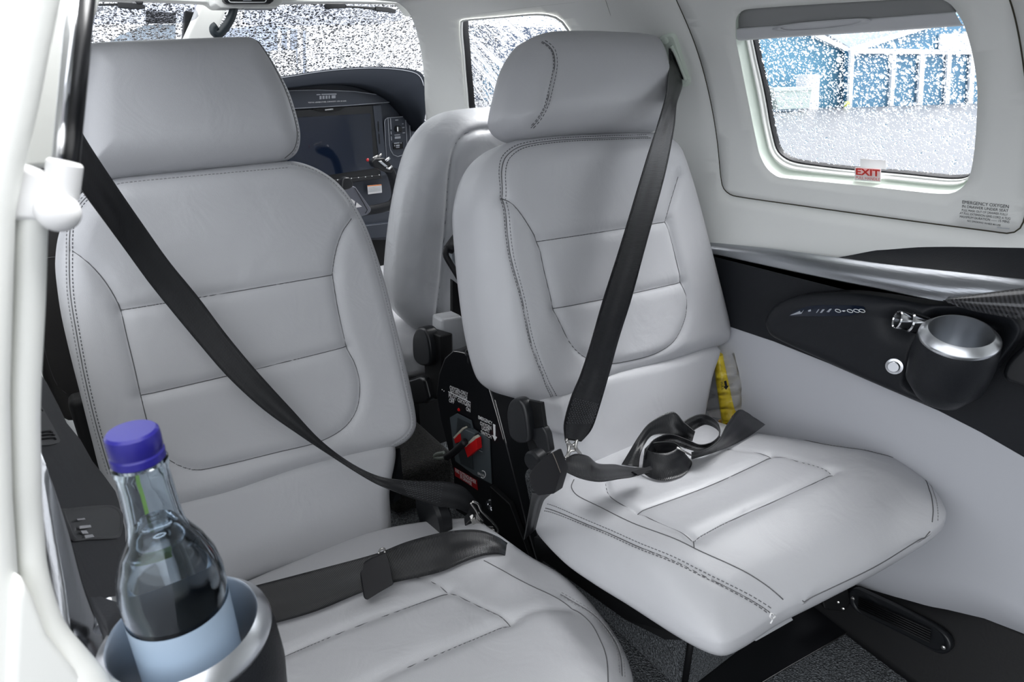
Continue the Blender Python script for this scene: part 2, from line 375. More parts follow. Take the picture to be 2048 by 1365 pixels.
# ------------------------------------------------------------------ upholstered pad
class Pad:
    """cushion over a closed outline in a seat plane: rounded edge, pulled-in seams, stitches, dark lines for seam shade"""
    def __init__(s, frame, outline, T=.12, Re=.045, Reh=.05, M=300, K=64, h0=0., seams=(), crown=0., extra=None, Rb=.03, centre=None, front=None):
        p0, S, Tt, N = [V3(a) for a in FRAMES[frame]]
        s.p0, s.S, s.T, s.N = p0, S, Tt, N; s.th = T; s.Re = Re; s.Reh = Reh; s.h0 = h0; s.crown = crown; s.extra = extra; s.Rb = Rb; s.front = front
        s.out = cat_rom(outline, M, True); s.M = M; s.K = K
        s.seams = [(cat_rom(q[0], 60), q[1], q[2]) for q in seams]
        s.c = np.array(centre) if centre else s.out.mean(0)
    def prof(s, u): u = np.clip(u, 0, 1); return np.sqrt(np.clip(1-(1-u)**2, 0, 1))
    def H(s, P):
        d = poly_dist(P, s.out, True)
        h2 = 0.
        if s.front:                        # long roll of the bolster down to the front hem
            pts, A, w = s.front; d2 = poly_dist(P, pts); h2 = -A*np.clip(1-d2/w, 0, 1)**2+.006*np.exp(-((d2-.105)/.045)**2)
        h = h2-(s.Reh+h2)*(1-s.prof(d/s.Re))+s.crown*(1-np.exp(-d/.07))
        for q, dep, wid in s.seams:
            ds = poly_dist(P, q); h -= dep*np.exp(-(ds/wid)**2)+dep*.5*np.exp(-(ds/(wid*.3))**2)
        if s.extra is not None: h += s.extra(P)*np.clip(d/.03, 0, 1)
        return h+s.h0
    def nrm(s, P):
        e = .0006; hx = (s.H(P+[e, 0])-s.H(P-[e, 0]))/(2*e); hy = (s.H(P+[0, e])-s.H(P-[0, e]))/(2*e)
        hx = np.clip(hx, -3, 3); hy = np.clip(hy, -3, 3)
        n = s.N[None]-hx[:, None]*s.S-hy[:, None]*s.T; return n/np.linalg.norm(n, axis=1, keepdims=True)
    def at(s, P, h): return s.p0+P[:, :1]*s.S+P[:, 1:2]*s.T+np.asarray(h)[:, None]*s.N
    def mesh(s, name, mats, parent, stitches=(), lines=(), side_seam=None):
        M, K = s.M, s.K; mb = MB(); rings = []
        us = np.linspace(0, 1, K)[1:]
        c = s.c; O = s.out
        rs = 1-(1-us)**1.7
        P = np.vstack([c+(O-c)*r for r in rs]); H = s.H(P)
        X = s.at(P, H)
        for i in range(len(rs)): rings.append(X[i*M:(i+1)*M])
        e = s.h0-s.Reh
        for k in (.33, .66, 1.): rings.append(s.at(O, np.full(M, e+(s.h0-s.th+s.Rb-e)*k)))
        for a in (20, 45, 70, 90):
            q = c+(O-c)*(1-(1-math.cos(R(a)))*s.Rb/np.maximum(np.linalg.norm(O-c, axis=1), .01))[:, None]
            rings.append(s.at(q, np.full(M, s.h0-s.th+s.Rb-s.Rb*math.sin(R(a)))))
        loft_into(mb, rings)
        cc = s.at(c[None], s.H(c[None]))[0]; mb.add(list(rings[0])+[cc], [((i+1) % M, i, M) for i in range(M)])
        mb.add(list(rings[-1])+[s.at(c[None], np.array([s.h0-s.th]))[0]], [(i, (i+1) % M, M) for i in range(M)])
        for q in lines:
            Q = cat_rom(q, 90); hq = s.H(Q)
            tube_into(mb, s.at(Q, hq)+s.nrm(Q)*.0003, .0007, 6, 1)
        for q, off, mi in stitches:
            Q = cat_rom(q, 400); L = np.concatenate([[0], np.cumsum(np.linalg.norm(np.diff(Q, axis=0), axis=1))])
            n = int(L[-1]/.0052); t = (np.arange(n)+.5)*L[-1]/max(n, 1)
            B = np.stack([np.interp(t, L, Q[:, 0]), np.interp(t, L, Q[:, 1])], 1)
            B2 = np.stack([np.interp(t+.001, L, Q[:, 0]), np.interp(t+.001, L, Q[:, 1])], 1)
            tg = B2-B; tg /= (np.linalg.norm(tg, axis=1, keepdims=True)+1e-12); nr = np.stack([-tg[:, 1], tg[:, 0]], 1)
            Bc = B+nr*off; a = Bc-tg*.0016; b = Bc+tg*.0016
            nb = s.nrm(Bc); Xa = s.at(a, s.H(a))+nb*.0004; Xb = s.at(b, s.H(b))+nb*.0004
            dd = np.minimum(poly_dist(a, s.out, True), poly_dist(b, s.out, True))
            for p, r, n_, dk in zip(Xa, Xb, nb, dd):
                if dk < .0025: continue
                x = unit(r-p); y = unit(np.cross(n_, x)); z = np.cross(x, y)
                box_into(mb, (p+r)/2, (np.linalg.norm(r-p), .0009, .0008), mi, (x, y, z))
        return mb.build(name, mats, parent, recalc=False)

# ================================================================== seats
def seat_root(label, loc):
    return thing('cabin_seat', label, 'seat', loc, 'aft-facing cabin seats')
# ---------- left seat
sl = seat_root('grey leather cabin seat nearest the water bottle, slack black belt lying across it', (.17, .7, FLOOR))
UL = [(-0.0181,0.0841),(-0.0053,0.067),(0.0068,0.0422),(0.0146,0.0147),(0.0171,-0.0031),(0.0162,-0.0339),(0.0156,-0.0802),(0.0143,-0.125),(0.0145,-0.1749),(0.0238,-0.2197),(0.0533,-0.2511),(0.0897,-0.2583),(0.1774,-0.2644),(0.2412,-0.2682),(0.2859,-0.2578),(0.3138,-0.2324),(0.3268,-0.1934),(0.3258,-0.1572),(0.3173,-0.1248),(0.3148,-0.0632),(0.3176,-0.0023),(0.3286,0.0321),(0.3466,0.0638),(0.3667,0.0835)]
S1L = [(0.0178,-0.0026),(0.1509,-0.0029),(0.3176,-0.0023)]; S2L = [(0.0143,-0.125),(0.1535,-0.1255),(0.3184,-0.1234)]
EDL = [(0.0333,0.1652),(0.0115,0.1519),(-0.0049,0.1338),(-0.0144,0.1139),(-0.022,0.0852),(-0.033,0.032),(-0.0388,-0.0255),(-0.0434,-0.0909),(-0.0453,-0.1588),(-0.0443,-0.2258)]
EDR = [(0.282,0.1751),(0.3192,0.1641),(0.3453,0.1432),(0.3651,0.1149),(0.382,0.0678),(0.3907,0.0203),(0.3974,-0.05),(0.4026,-0.1311),(0.4053,-0.2143),(0.4074,-0.2714),(0.4037,-0.2912),(0.3881,-0.3054),(0.3621,-0.3141)]
TOPL = [(0.0333,0.1652),(0.0577,0.1699),(0.1559,0.1728),(0.282,0.1751)]
oL = [(-0.0461,0.0504),(-0.0411,0.0769),(-0.0299,0.1091),(-0.0106,0.1418),(0.0093,0.162),(0.0357,0.1753),(0.0606,0.1796),(0.1616,0.183),(0.2914,0.1866),(0.3257,0.1765),(0.3566,0.155),(0.3773,0.1277),(0.3968,0.0809),(0.4086,0.0275),(0.4162,-0.0314),(0.4229,-0.1239),(0.4289,-0.2199),(0.4294,-0.2832),(0.424,-0.3061),(0.4042,-0.3245),(0.373,-0.33),(0.21,-0.3138),(0.1003,-0.3178),(0.0212,-0.3118),(-0.019,-0.3088),(-0.0493,-0.2864),(-0.0568,-0.2368),(-0.0564,-0.1761),(-0.055,-0.1173),(-0.0537,-0.0526),(-0.0513,0.0031)]
p = Pad('LB', oL, T=.12, Re=.04, Reh=.045, M=340, K=80, seams=[(UL, .004, .011), (S1L, .003, .010), (S2L, .003, .010), (EDL, .0012, .003), (EDR, .001, .003)])
p.mesh('backrest', [GREY, SEAM, STITCH, STITCHD], sl, [(EDL, .0035, 3), (EDL, -.0035, 2), (EDR, .0035, 2), (TOPL, -.003, 2)], [UL, S1L, S2L, EDL])
oLL = [(0.3685,-0.3085),(0.3515,-0.4086),(0.332,-0.4955),(0.2566,-0.4881),(0.1399,-0.4706),(0.0493,-0.4631),(-0.0244,-0.448),(-0.0556,-0.4406),(-0.0643,-0.4076),(-0.0579,-0.3229),(-0.0476,-0.2573),(0.013,-0.2763),(0.177,-0.2899)]
p = Pad('LB', oLL, T=.10, Re=.03, Reh=.03, h0=-.008, M=200, K=36)
p.mesh('lower_backrest', [GREY, SEAM, STITCH], sl)
oLH = [(0.0354,0.3186),(0.0439,0.3389),(0.0561,0.3506),(0.073,0.355),(0.1994,0.3652),(0.2642,0.3692),(0.281,0.3627),(0.2975,0.3305),(0.3121,0.2889),(0.3171,0.2517),(0.3169,0.2232),(0.309,0.2003),(0.294,0.1887),(0.2727,0.1839),(0.1596,0.1794),(0.0593,0.1749),(0.0233,0.1723),(0.0074,0.1775),(0.0097,0.2102),(0.0211,0.2678)]
HLS = [(0.2746,0.3594),(0.2888,0.3283),(0.2998,0.2865),(0.3053,0.2453),(0.305,0.221),(0.2969,0.2),(0.2828,0.1885)]
p = Pad('LB', oLH, T=.115, Re=.05, Reh=.05, h0=.012, M=260, K=50, seams=[(HLS, .001, .004)])
p.mesh('headrest', [GREY, SEAM, STITCH], sl, [(HLS, .003, 2)], [HLS])
tube('headrest_post', [(.10, 1.055, -.13), (.10, 1.065, -.08)], .006, CHROME, sl); tube('headrest_post', [(.22, 1.055, -.13), (.22, 1.065, -.08)], .006, CHROME, sl)
# cushion
CLr = [(.33, .545), (.2, .56), (.04, .55), (-.05, .52), (-.09, .46), (-.105, .3), (-.09, .1), (-.05, -.01), (.17, -.035), (.36, -.02)]
oLC = [(0.4683,0.0643),(0.4773,0.1256),(0.4794,0.2397),(0.4867,0.3179),(0.4872,0.3621),(0.4772,0.416),(0.4555,0.4624),(0.43,0.4964),(0.4011,0.5184),(0.34,0.545),(0.2,0.56),(0.04,0.55),(-0.02,0.52),(-0.05,0.46),(-0.06,0.3),(-0.055,0.1),(-0.04,-0.01),(0.17,-0.035),(0.33,-0.02)]
BL1 = [(0.3211,0.2316),(0.1803,0.2074),(0.0754,0.1986)]+[(0.02, .205)]
AL1 = [(0.3532,0.3477),(0.2686,0.3325),(0.1609,0.3207)]+[(.02, .335)]
CLIN = [(0.2825,0.1478),(0.308,0.1829),(0.3211,0.2316),(0.3353,0.2847),(0.3532,0.3477)]
CFR = [(0.3532,0.3477),(0.383,0.3514),(0.4114,0.3584),(0.4394,0.3688)]
CLO = [(0.3989,0.2071),(0.4053,0.2431),(0.4162,0.3146),(0.4414,0.3686),(0.4463,0.3996),(0.4337,0.4351),(0.4199,0.4602),(0.3973,0.4869),(0.3796,0.5039)]
CLE = [(0.4412,0.3433),(0.4563,0.3731),(0.4655,0.3978),(0.4607,0.428),(0.4468,0.4555),(0.4225,0.4842)]
p = Pad('LC', oLC, T=.085, Re=.03, Reh=.055, front=([(0.4772,0.416),(0.4555,0.4624),(0.43,0.4964),(0.4011,0.5184),(0.34,0.545),(0.2,0.56),(0.04,0.55),(-0.02,0.52)], .036, .17), M=340, K=80, seams=[(BL1, .004, .011), (AL1, .005, .012), (CLIN, .002, .006), (CFR, .003, .010), (CLE, .001, .003)], Rb=.02)
p.mesh('seat_cushion', [GREY, SEAM, STITCH], sl, [(CLE, .0032, 2), (CLE, -.0032, 2)], [BL1, AL1, CLIN, CLO, CLE])
box('seat_base', (.17, .63, -.83), (.36, .42, .10), CARPET, sl, bevel=.015)
prism('seat_pan', [(-.05, .44, -.775), (.40, .44, -.775), (.40, .84, -.835), (-.05, .84, -.835)], (0, 0, -.03), BLACKM, sl)
box('back_shell', (.155, 1.03, -.62), (.46, .04, .40), BLACKM, sl, bevel=.01)
lathe('recline_pivot', (.385, .81, -.70), (1, 0, 0), [(0, 0), (.045, 0), (.05, .006), (.05, .022), (.04, .028), (.03, .026), (0, .026)], BLACK, sl)
prism('back_hinge', [(0.372,0.9318,-0.6205),(0.4,0.9415,-0.6324),(0.4,0.9393,-0.7024),(0.4,0.9624,-0.7634),(0.372,0.9417,-0.7504)], (0, .05, 0), BLACK, sl)

# ---------- right seat
sr = seat_root('grey leather cabin seat under the emergency window, twisted black lap belt on its cushion', (.79, .6, FLOOR))
UR = [(0.5075,0.0701),(0.5207,0.0596),(0.534,0.0423),(0.5439,0.0251),(0.5565,-0.0002),(0.561,-0.0432),(0.5704,-0.1053),(0.5814,-0.1369),(0.5941,-0.1663),(0.6144,-0.1908),(0.6459,-0.211),(0.6895,-0.2226),(0.7733,-0.2288),(0.8294,-0.2161),(0.8634,-0.1826),(0.8733,-0.1474),(0.8641,-0.1137),(0.8508,-0.0534),(0.8395,-0.0021),(0.8459,0.0171),(0.8789,0.0718)]
S1R = [(0.5567,0.0005),(0.6776,-0.0011),(0.8395,-0.0021)]; S2R = [(0.5704,-0.1053),(0.7059,-0.1104),(0.8641,-0.1137)]
EDG = [(0.831,0.1453),(0.6636,0.1481),(0.5992,0.1464),(0.5594,0.1418),(0.5319,0.1277),(0.5166,0.1054),(0.5095,0.0741),(0.5035,-0.0082),(0.5121,-0.0805),(0.5178,-0.1471),(0.5367,-0.2147),(0.5583,-0.2484)]
oR = [(0.4715,0.0397),(0.4775,0.0686),(0.4942,0.1038),(0.5165,0.1301),(0.5489,0.149),(0.5981,0.1602),(0.6989,0.1611),(0.8745,0.1562),(0.9145,0.1366),(0.9391,0.085),(0.9611,0.0138),(0.9912,-0.1006),(1.0183,-0.2113),(1.0178,-0.2422),(1.0022,-0.2668),(0.9442,-0.2681),(0.8437,-0.2668),(0.7034,-0.2586),(0.6386,-0.2631),(0.5828,-0.2687),(0.5388,-0.2561),(0.493,-0.2323),(0.4714,-0.2033),(0.4629,-0.1353),(0.4644,-0.0498)]
p = Pad('RB', oR, T=.13, Re=.05, Reh=.06, M=340, K=80, seams=[(UR, .004, .011), (S1R, .003, .010), (S2R, .003, .010), (EDG, .0022, .004)])
p.mesh('backrest', [GREY, SEAM, STITCH, STITCHD], sr, [(EDG, .0035, 3), (EDG, -.0035, 3)], [UR, S1R, S2R, EDG])
oRL = [(0.5416,-0.2436),(0.5441,-0.2778),(0.5538,-0.3071),(0.5732,-0.3167),(0.5851,-0.3292),(0.583,-0.3771),(0.6806,-0.416),(0.7951,-0.4216),(0.9001,-0.4224),(0.9168,-0.3842),(0.9442,-0.3202),(0.9717,-0.2559),(0.8189,-0.2445),(0.6608,-0.2327)]
p = Pad('RB', oRL, T=.10, Re=.025, Reh=.03, h0=-.008, M=200, K=36)
p.mesh('lower_backrest', [GREY, SEAM, STITCH], sr)
oRH = [(0.5463,0.1881),(0.561,0.2249),(0.5791,0.2611),(0.6002,0.2868),(0.6195,0.3025),(0.6586,0.3118),(0.7636,0.3164),(0.8621,0.3151),(0.8822,0.2969),(0.8926,0.2664),(0.8943,0.2216),(0.8783,0.1783),(0.8547,0.1538),(0.7971,0.1552),(0.7173,0.1567),(0.6333,0.1554),(0.5806,0.1554),(0.5531,0.169)]
HRS = [(0.6168,0.2885),(0.6222,0.27),(0.6173,0.2454),(0.5997,0.2067),(0.5862,0.1808),(0.5765,0.1669)]
p = Pad('RB', oRH, T=.115, Re=.05, Reh=.055, h0=.012, M=260, K=56, seams=[(HRS, .002, .004)])
p.mesh('headrest', [GREY, SEAM, STITCH, STITCHD], sr, [(HRS, .003, 3), (HRS, -.003, 3)], [HRS])
tube('headrest_post', [(.635, .81, -.10), (.635, .815, -.05)], .006, CHROME, sr); tube('headrest_post', [(.755, .81, -.10), (.755, .815, -.05)], .006, CHROME, sr)
oRC = [(0.4792,0.013),(0.4629,0.0943),(0.4617,0.1607),(0.4653,0.2236),(0.4681,0.2956),(0.473,0.3354),(0.4839,0.3575),(0.5139,0.3651),(0.5743,0.3696),(0.6483,0.3824),(0.7495,0.3982),(0.8508,0.4084),(0.9032,0.4094),(0.9374,0.3998),(0.9873,0.3634),(1.0244,0.3155),(1.0291,0.2636),(0.9997,0.1752),(0.9678,0.0815),(0.8983,-0.0075),(0.7142,-0.0388),(0.5932,-0.0499),(0.5248,-0.0183),(0.4985,-0.0108)]
AR = [(0.5594,0.2578),(0.6185,0.2607),(0.7335,0.275),(0.8387,0.2862)]; BR = [(0.555,0.16),(0.6885,0.1815),(0.8301,0.1905)]
CRL = [(0.5845,0.0634),(0.5609,0.0964),(0.5543,0.1276),(0.555,0.16),(0.554,0.2137),(0.5578,0.2566)]; CRR = [(0.8017,0.1281),(0.8301,0.1905),(0.8376,0.2347),(0.8387,0.2862)]
CRO = [(0.5504,0.0285),(0.5317,0.0446),(0.521,0.0714),(0.5222,0.1198),(0.5257,0.1952),(0.5403,0.2718),(0.5602,0.3115),(0.5787,0.347),(0.5869,0.3654)]
CRO2 = [(0.9973,0.1291),(0.9284,0.2153),(0.9737,0.2895),(1.0279,0.3231),(0.9384,0.3775),(0.9001,0.3974),(0.8789,0.4052)]
CRT = [(0.4864,0.0344),(0.4861,0.1059),(0.4921,0.1721),(0.4981,0.2389),(0.514,0.2887),(0.5319,0.3253),(0.5517,0.3519),(0.5633,0.3664)]
CRLIP = [(0.6119,0.3744),(0.6372,0.3884),(0.7158,0.4078),(0.8662,0.4082)]
CTK = [(0.5584,0.257),(0.5414,0.2725)]
p = Pad('RC', oRC, T=.085, Re=.048, Reh=.06, front=([(0.4839,0.3575),(0.5139,0.3651),(0.5743,0.3696),(0.6483,0.3824),(0.7495,0.3982),(0.8508,0.4084),(0.9032,0.4094),(0.9374,0.3998),(0.9873,0.3634),(1.0244,0.3155),(1.0291,0.2636),(0.9997,0.1752),(0.9678,0.0815)], .04, .17), M=360, K=84, seams=[(AR, .005, .012), (BR, .004, .011), (CRL, .003, .007), (CRR, .002, .006), (CRT, .002, .004), (CRLIP, .002, .004)], Rb=.02)
p.mesh('seat_cushion', [GREY, SEAM, STITCH, STITCHD], sr, [(CRT, .0035, 3), (CRT, -.0035, 3), (CRO2, -.006, 2)], [AR, BR, CRL, CRR, CRO, CRO2, CRT, CRLIP, CTK])
prism('seat_pan', [(0.4928,0.6411,-0.6802),(0.506,0.6518,-0.733),(0.5148,0.5611,-0.7274),(0.5192,0.4556,-0.7141),(0.5192,0.3829,-0.6865),(0.528,0.3367,-0.6514),(0.528,0.3047,-0.6121),(0.5192,0.4169,-0.6265),(0.5016,0.5507,-0.6409)], (.32, 0, 0), BLACKM, sr)
box('seat_base', (.768, .62, -.79), (.325, .44, .18), CARPET, sr, bevel=.012)
tube('base_edge_trim', [(.606, .401, -.71), (.606, .401, FLOOR+.002)], .005, BLACKM, sr)
# plastic strip showing under the cushion's front edge and the loose thread tied at its corner
prism('edge_strip', [(0.5471,0.2904,-0.6161),(0.576,0.2904,-0.6406),(0.6615,0.2904,-0.6579),(0.6536,0.2904,-0.6469),(0.5908,0.2904,-0.6255)], (0, .004, 0), SHADEBAR, sr)
mb = MB(); tube_into(mb, cat_rom([(0.4762,0.2306,-0.4824),(0.4748,0.2306,-0.4869),(0.4812,0.2306,-0.4947),(0.4788,0.2306,-0.4986)], 14), .0008, 6); tube_into(mb, cat_rom([(0.4785,0.2306,-0.4851),(0.4858,0.2306,-0.4928),(0.4817,0.2306,-0.4937)], 10), .0008, 6)
mb.build('thread_knot', WHITE, sr)
# recline hinge cover on the aisle side
prism('recline_cover', [(0.4532,0.6628,-0.4494),(0.4532,0.6574,-0.4286),(0.4532,0.6435,-0.4143),(0.4532,0.6274,-0.4106),(0.4532,0.6177,-0.4207),(0.4532,0.6102,-0.4414),(0.4532,0.6075,-0.4646),(0.4532,0.6194,-0.4774),(0.4532,0.6395,-0.4858),(0.4532,0.6551,-0.4816)], (.018, 0, 0), BLACK, sr, bevel=.005, rnd=40)
prism('recline_lever', [(0.4629,0.6304,-0.4643),(0.4629,0.5881,-0.4374),(0.4629,0.5788,-0.4455),(0.4629,0.5711,-0.47),(0.4629,0.5867,-0.4839),(0.4629,0.5962,-0.479),(0.4629,0.6083,-0.4702),(0.4629,0.6278,-0.48)], (.012, 0, 0), BLACK, sr, bevel=.003)
prism('hinge_bracket', [(0.4664,0.6457,-0.4193),(0.4664,0.596,-0.4041),(0.4664,0.5882,-0.4353),(0.4664,0.5755,-0.4735),(0.4664,0.5907,-0.5026),(0.4664,0.6198,-0.5011),(0.4664,0.6326,-0.4734)], (.006, 0, 0), BLACKM, sr, bevel=.001)
lathe('recline_knob', [(0.4136,0.5472,-0.4546)][0], (-1, -.2, 0), [(0, -.02), (.012, -.02), (.014, -.004), (.012, 0), (0, 0)], BLACK, sr)

# ================================================================== cockpit seats
cs = thing('cockpit_seat', 'grey leather copilot seat back seen behind the right cabin seat', 'seat', (.78, 1.35, FLOOR), 'forward-facing cockpit seats')
oC = [(0.5504,-0.1605),(0.5495,-0.1107),(0.5593,-0.0289),(0.5735,0.0487),(0.5929,0.1227),(0.6137,0.1737),(0.6448,0.2112),(0.6771,0.2325),(0.72,0.2447),(0.8238,0.251),(0.9085,0.2419),(0.9875,0.2013),(1.0382,0.1146),(1.0817,-0.0193),(1.1275,-0.2134),(1.1289,-0.3565),(1.0021,-0.3917),(0.7974,-0.3738),(0.7118,-0.3335),(0.6465,-0.2772),(0.5924,-0.2372),(0.5633,-0.199)]
CBI = [(0.8056,0.2175),(0.7408,0.2156),(0.7038,0.2037),(0.6823,0.1791),(0.671,0.1275),(0.666,0.0517),(0.6617,-0.0046),(0.6525,-0.111),(0.6413,-0.2108),(0.6469,-0.2494),(0.6751,-0.2864)]
p = Pad('CB', oC, T=.12, Re=.06, Reh=.055, M=280, K=60, seams=[(CBI, .007, .007)])
p.mesh('backrest', [GREYBACK, SEAM, STITCH], cs, [], [CBI])
oCC = [(.54, .0), (.98, .0), (1.0, .25), (.96, .44), (.62, .44), (.55, .36)]
FRAMES['CC'] = [(0, 1.24, -.55), (1, 0, 0), (0, .985, .17), (0, -.17, .985)]
p = Pad('CC', oCC, T=.11, Re=.05, Reh=.05, M=160, K=40, seams=[([(.62, .06), (.62, .42)], .004, .006)])
p.mesh('seat_cushion', [GREY, SEAM], cs)
# stowage pocket: grey flap edged in black, hanging on the back
pk = prism('stowage_pocket', [(0.6316,1.13,-0.3072),(0.7064,1.13,-0.2755),(0.7722,1.13,-0.2833),(0.7505,1.1,-0.4958),(0.7161,1.1,-0.4884),(0.6708,1.11,-0.4229),(0.635,1.13,-0.3426)], (0, .012, 0), mat('pocket_vinyl', (.30, .33, .36), .45), cs)
tube('pocket_binding', [(0.6808,1.085,-0.4941),(0.6581,1.09,-0.4381),(0.6346,1.1,-0.3798),(0.614,1.12,-0.3285),(0.6172,1.12,-0.3129),(0.6296,1.118,-0.3056),(0.6433,1.115,-0.3166),(0.6537,1.1,-0.3664),(0.6714,1.09,-0.4177),(0.6935,1.085,-0.453)], .0065, RUBBER, cs, smooth_n=60)
tube('pocket_roll', [(0.6179,1.115,-0.3152),(0.6683,1.13,-0.2817),(0.7523,1.14,-0.2604)], .012, RUBBER, cs, smooth_n=20)
prism('back_strap', [(0.6303,1.125,-0.3852),(0.6641,1.12,-0.4186),(0.7088,1.11,-0.5021),(0.7281,1.11,-0.6013),(0.6598,1.115,-0.5854),(0.6627,1.115,-0.4912),(0.6456,1.12,-0.4699),(0.6244,1.12,-0.4562)], (0, .01, 0), BLACKM, cs)
prism('lower_back', [(0.6082,1.14,-0.4776),(0.6676,1.14,-0.4805),(0.6752,1.14,-0.4919),(0.6696,1.13,-0.5618),(0.5986,1.13,-0.559)], (0, .05, 0), GREYBACK, cs, bevel=.01)
prism('recline_cover', [(0.56,1.1991,-0.5341),(0.56,1.1828,-0.5068),(0.56,1.1587,-0.4907),(0.56,1.1301,-0.4898),(0.56,1.1147,-0.5176),(0.56,1.1146,-0.5593),(0.56,1.1354,-0.5769),(0.56,1.176,-0.5884),(0.56,1.2,-0.5783)], (.03, 0, 0), BLACK, cs, bevel=.006, rnd=36)
prism('hinge_bracket', [(0.575,1.1803,-0.5069),(0.575,1.0857,-0.4904),(0.575,1.0879,-0.5653),(0.575,1.1172,-0.658),(0.575,1.1815,-0.6858),(0.575,1.1757,-0.5922)], (.03, 0, 0), BLACKM, cs, bevel=.005)
lathe('bracket_bolt', [(0.572,1.1339,-0.5295)][0], (-1, 0, 0), [(0, -.01), (.011, -.01), (.011, .004), (.007, .009), (0, .01)], BLACK, cs, 20)
lathe('bracket_bolt', [(0.572,1.1345,-0.5563)][0], (-1, 0, 0), [(0, -.01), (.011, -.01), (.011, .004), (.007, .009), (0, .01)], BLACK, cs, 20)
prism('rail_cover', [(0.56,1.2394,-0.652),(0.56,1.1744,-0.6158),(0.56,1.1496,-0.6161),(0.56,1.1301,-0.659),(0.56,1.1468,-0.6766),(0.56,1.2353,-0.7183)], (.09, 0, 0), SATIN, cs, bevel=.008)
box('seat_base', (.78, 1.45, -.76), (.36, .36, .24), BLACKM, cs)
cp = thing('cockpit_seat', 'grey seat back coloured dark for its shade, showing beyond the left edge of the bottle-side seat', 'seat', (.1, 1.45, FLOOR), 'forward-facing cockpit seats')
FRAMES['PB'] = [(0, 1.30, -.3), (1, 0, 0), (0, -.06, .998), (0, -.998, -.06)]
oP = [(-.122, -.24), (-.112, 0.), (-.06, .2), (.0, .27), (.1, .29), (.22, .27), (.28, .2), (.29, -.2), (.27, -.30), (-.10, -.30)]
PSE = [(-.075, .25), (-.09, .05), (-.105, -.2), (-.06, -.275)]
p = Pad('PB', oP, T=.12, Re=.03, Reh=.04, M=180, K=40, seams=[(PSE, .002, .004)]); p.mesh('backrest', [SHADELEATHER, SEAM], cp, [], [PSE, [(-.108, .03), (-.09, .03), (.2, .035)]])
p = Pad('CC', [(.0, .04), (.30, .04), (.30, .40), (.25, .45), (.03, .45), (.0, .4)], T=.11, Re=.04, Reh=.04, M=120, K=24); p.mesh('seat_cushion', [SHADELEATHER, SEAM], cp)
box('seat_base', (.11, 1.47, -.78), (.34, .36, .2), BLACKM, cp)

# ================================================================== belts
bl = thing('shoulder_belt', 'black shoulder belt slung diagonally over the left cabin seat, slack at its lower end', 'seat belt', (-.02, .86, -.05), 'shoulder belts')
EA = [(0.0194,0.84,-0.0244),(0.0215,0.85,-0.0468),(0.0412,0.88,-0.1037),(0.0637,0.9,-0.1634),(0.0833,0.905,-0.213),(0.1083,0.905,-0.2662),(0.1337,0.895,-0.3257),(0.1621,0.88,-0.3841),(0.1985,0.865,-0.4517),(0.2297,0.85,-0.5078),(0.2675,0.835,-0.5563),(0.3056,0.81,-0.584),(0.3529,0.79,-0.5993),(0.4049,0.775,-0.6137),(0.4355,0.765,-0.6316),(0.4583,0.758,-0.6714)]
EB = [(0.0046,0.84,-0.0855),(0.0065,0.85,-0.1029),(0.0207,0.88,-0.1445),(0.0383,0.9,-0.1932),(0.0531,0.905,-0.2331),(0.0668,0.905,-0.2653),(0.0946,0.895,-0.3264),(0.123,0.88,-0.3837),(0.1585,0.865,-0.4391),(0.2008,0.85,-0.4906),(0.2446,0.835,-0.5402),(0.291,0.8,-0.5839),(0.3334,0.78,-0.6148),(0.377,0.765,-0.6444),(0.4144,0.758,-0.6626),(0.4388,0.755,-0.6831)]
ribbon('webbing', EA, EB, WEB, bl, n=140)
mb = MB(); box_into(mb, [(0.4494,0.757,-0.6774)][0], (.022, .006, .02), 0, ((1, 0, -.8), (0, 1, 0), (.8, 0, 1)))
mb.build('stitched_end', WEB, bl)
lt = MB(); tube_into(lt, cat_rom([(0.4428,0.752,-0.6567),(0.4525,0.75,-0.6639),(0.458,0.748,-0.6798),(0.4795,0.745,-0.7123),(0.4896,0.743,-0.7344),(0.483,0.743,-0.7458)], 30), .0022, 8); tube_into(lt, cat_rom([(0.4398,0.752,-0.6575),(0.4491,0.75,-0.6771),(0.4536,0.748,-0.6906),(0.4604,0.746,-0.7009)], 16), .0022, 8)
prism_into(lt, [(0.4419,0.75,-0.6802),(0.4489,0.75,-0.6855),(0.4551,0.75,-0.6819),(0.4591,0.747,-0.6946),(0.4543,0.746,-0.6981),(0.4695,0.743,-0.7249),(0.4527,0.744,-0.7133),(0.4474,0.748,-0.6963)], (0, .002, 0))
lt.build('latch_hook', STEEL, bl, recalc=True)
def stitch_block(a0, a1, b0, b1, parent, rows=9, cols=11):
    mb = MB(); a0, a1, b0, b1 = map(V3, (a0, a1, b0, b1)); n = unit(np.cross(a1-a0, b0-a0)); n = n if n[1] < 0 else -n
    for i in range(rows):
        for j in range(cols):
            u = (i+.5)/rows; v = (j+(.25 if i % 2 else .75))/cols; p = (a0*(1-u)+a1*u)*(1-v)+(b0*(1-u)+b1*u)*v
            d = unit((a1-a0)/rows*(1 if i % 2 else -1)+(b0-a0)/cols*.9); q = p+n*.0011
            box_into(mb, q, (.0030, .0008, .0006), 0, (d, np.cross(n, d), n))
    return mb.build('stitching', STITCHB, parent)
STITCHB = mat('belt_thread', (.045, .047, .052), .5)
stitch_block([(0.3294,0.786,-0.5875)][0], [(0.4004,0.77,-0.611)][0], [(0.3361,0.776,-0.6116)][0], [(0.3857,0.76,-0.641)][0], bl, 14, 8)
lb = thing('lap_belt', 'black lap belt laid across the left seat cushion with a square keeper', 'seat belt', (.2, .78, -.70), 'lap belts')
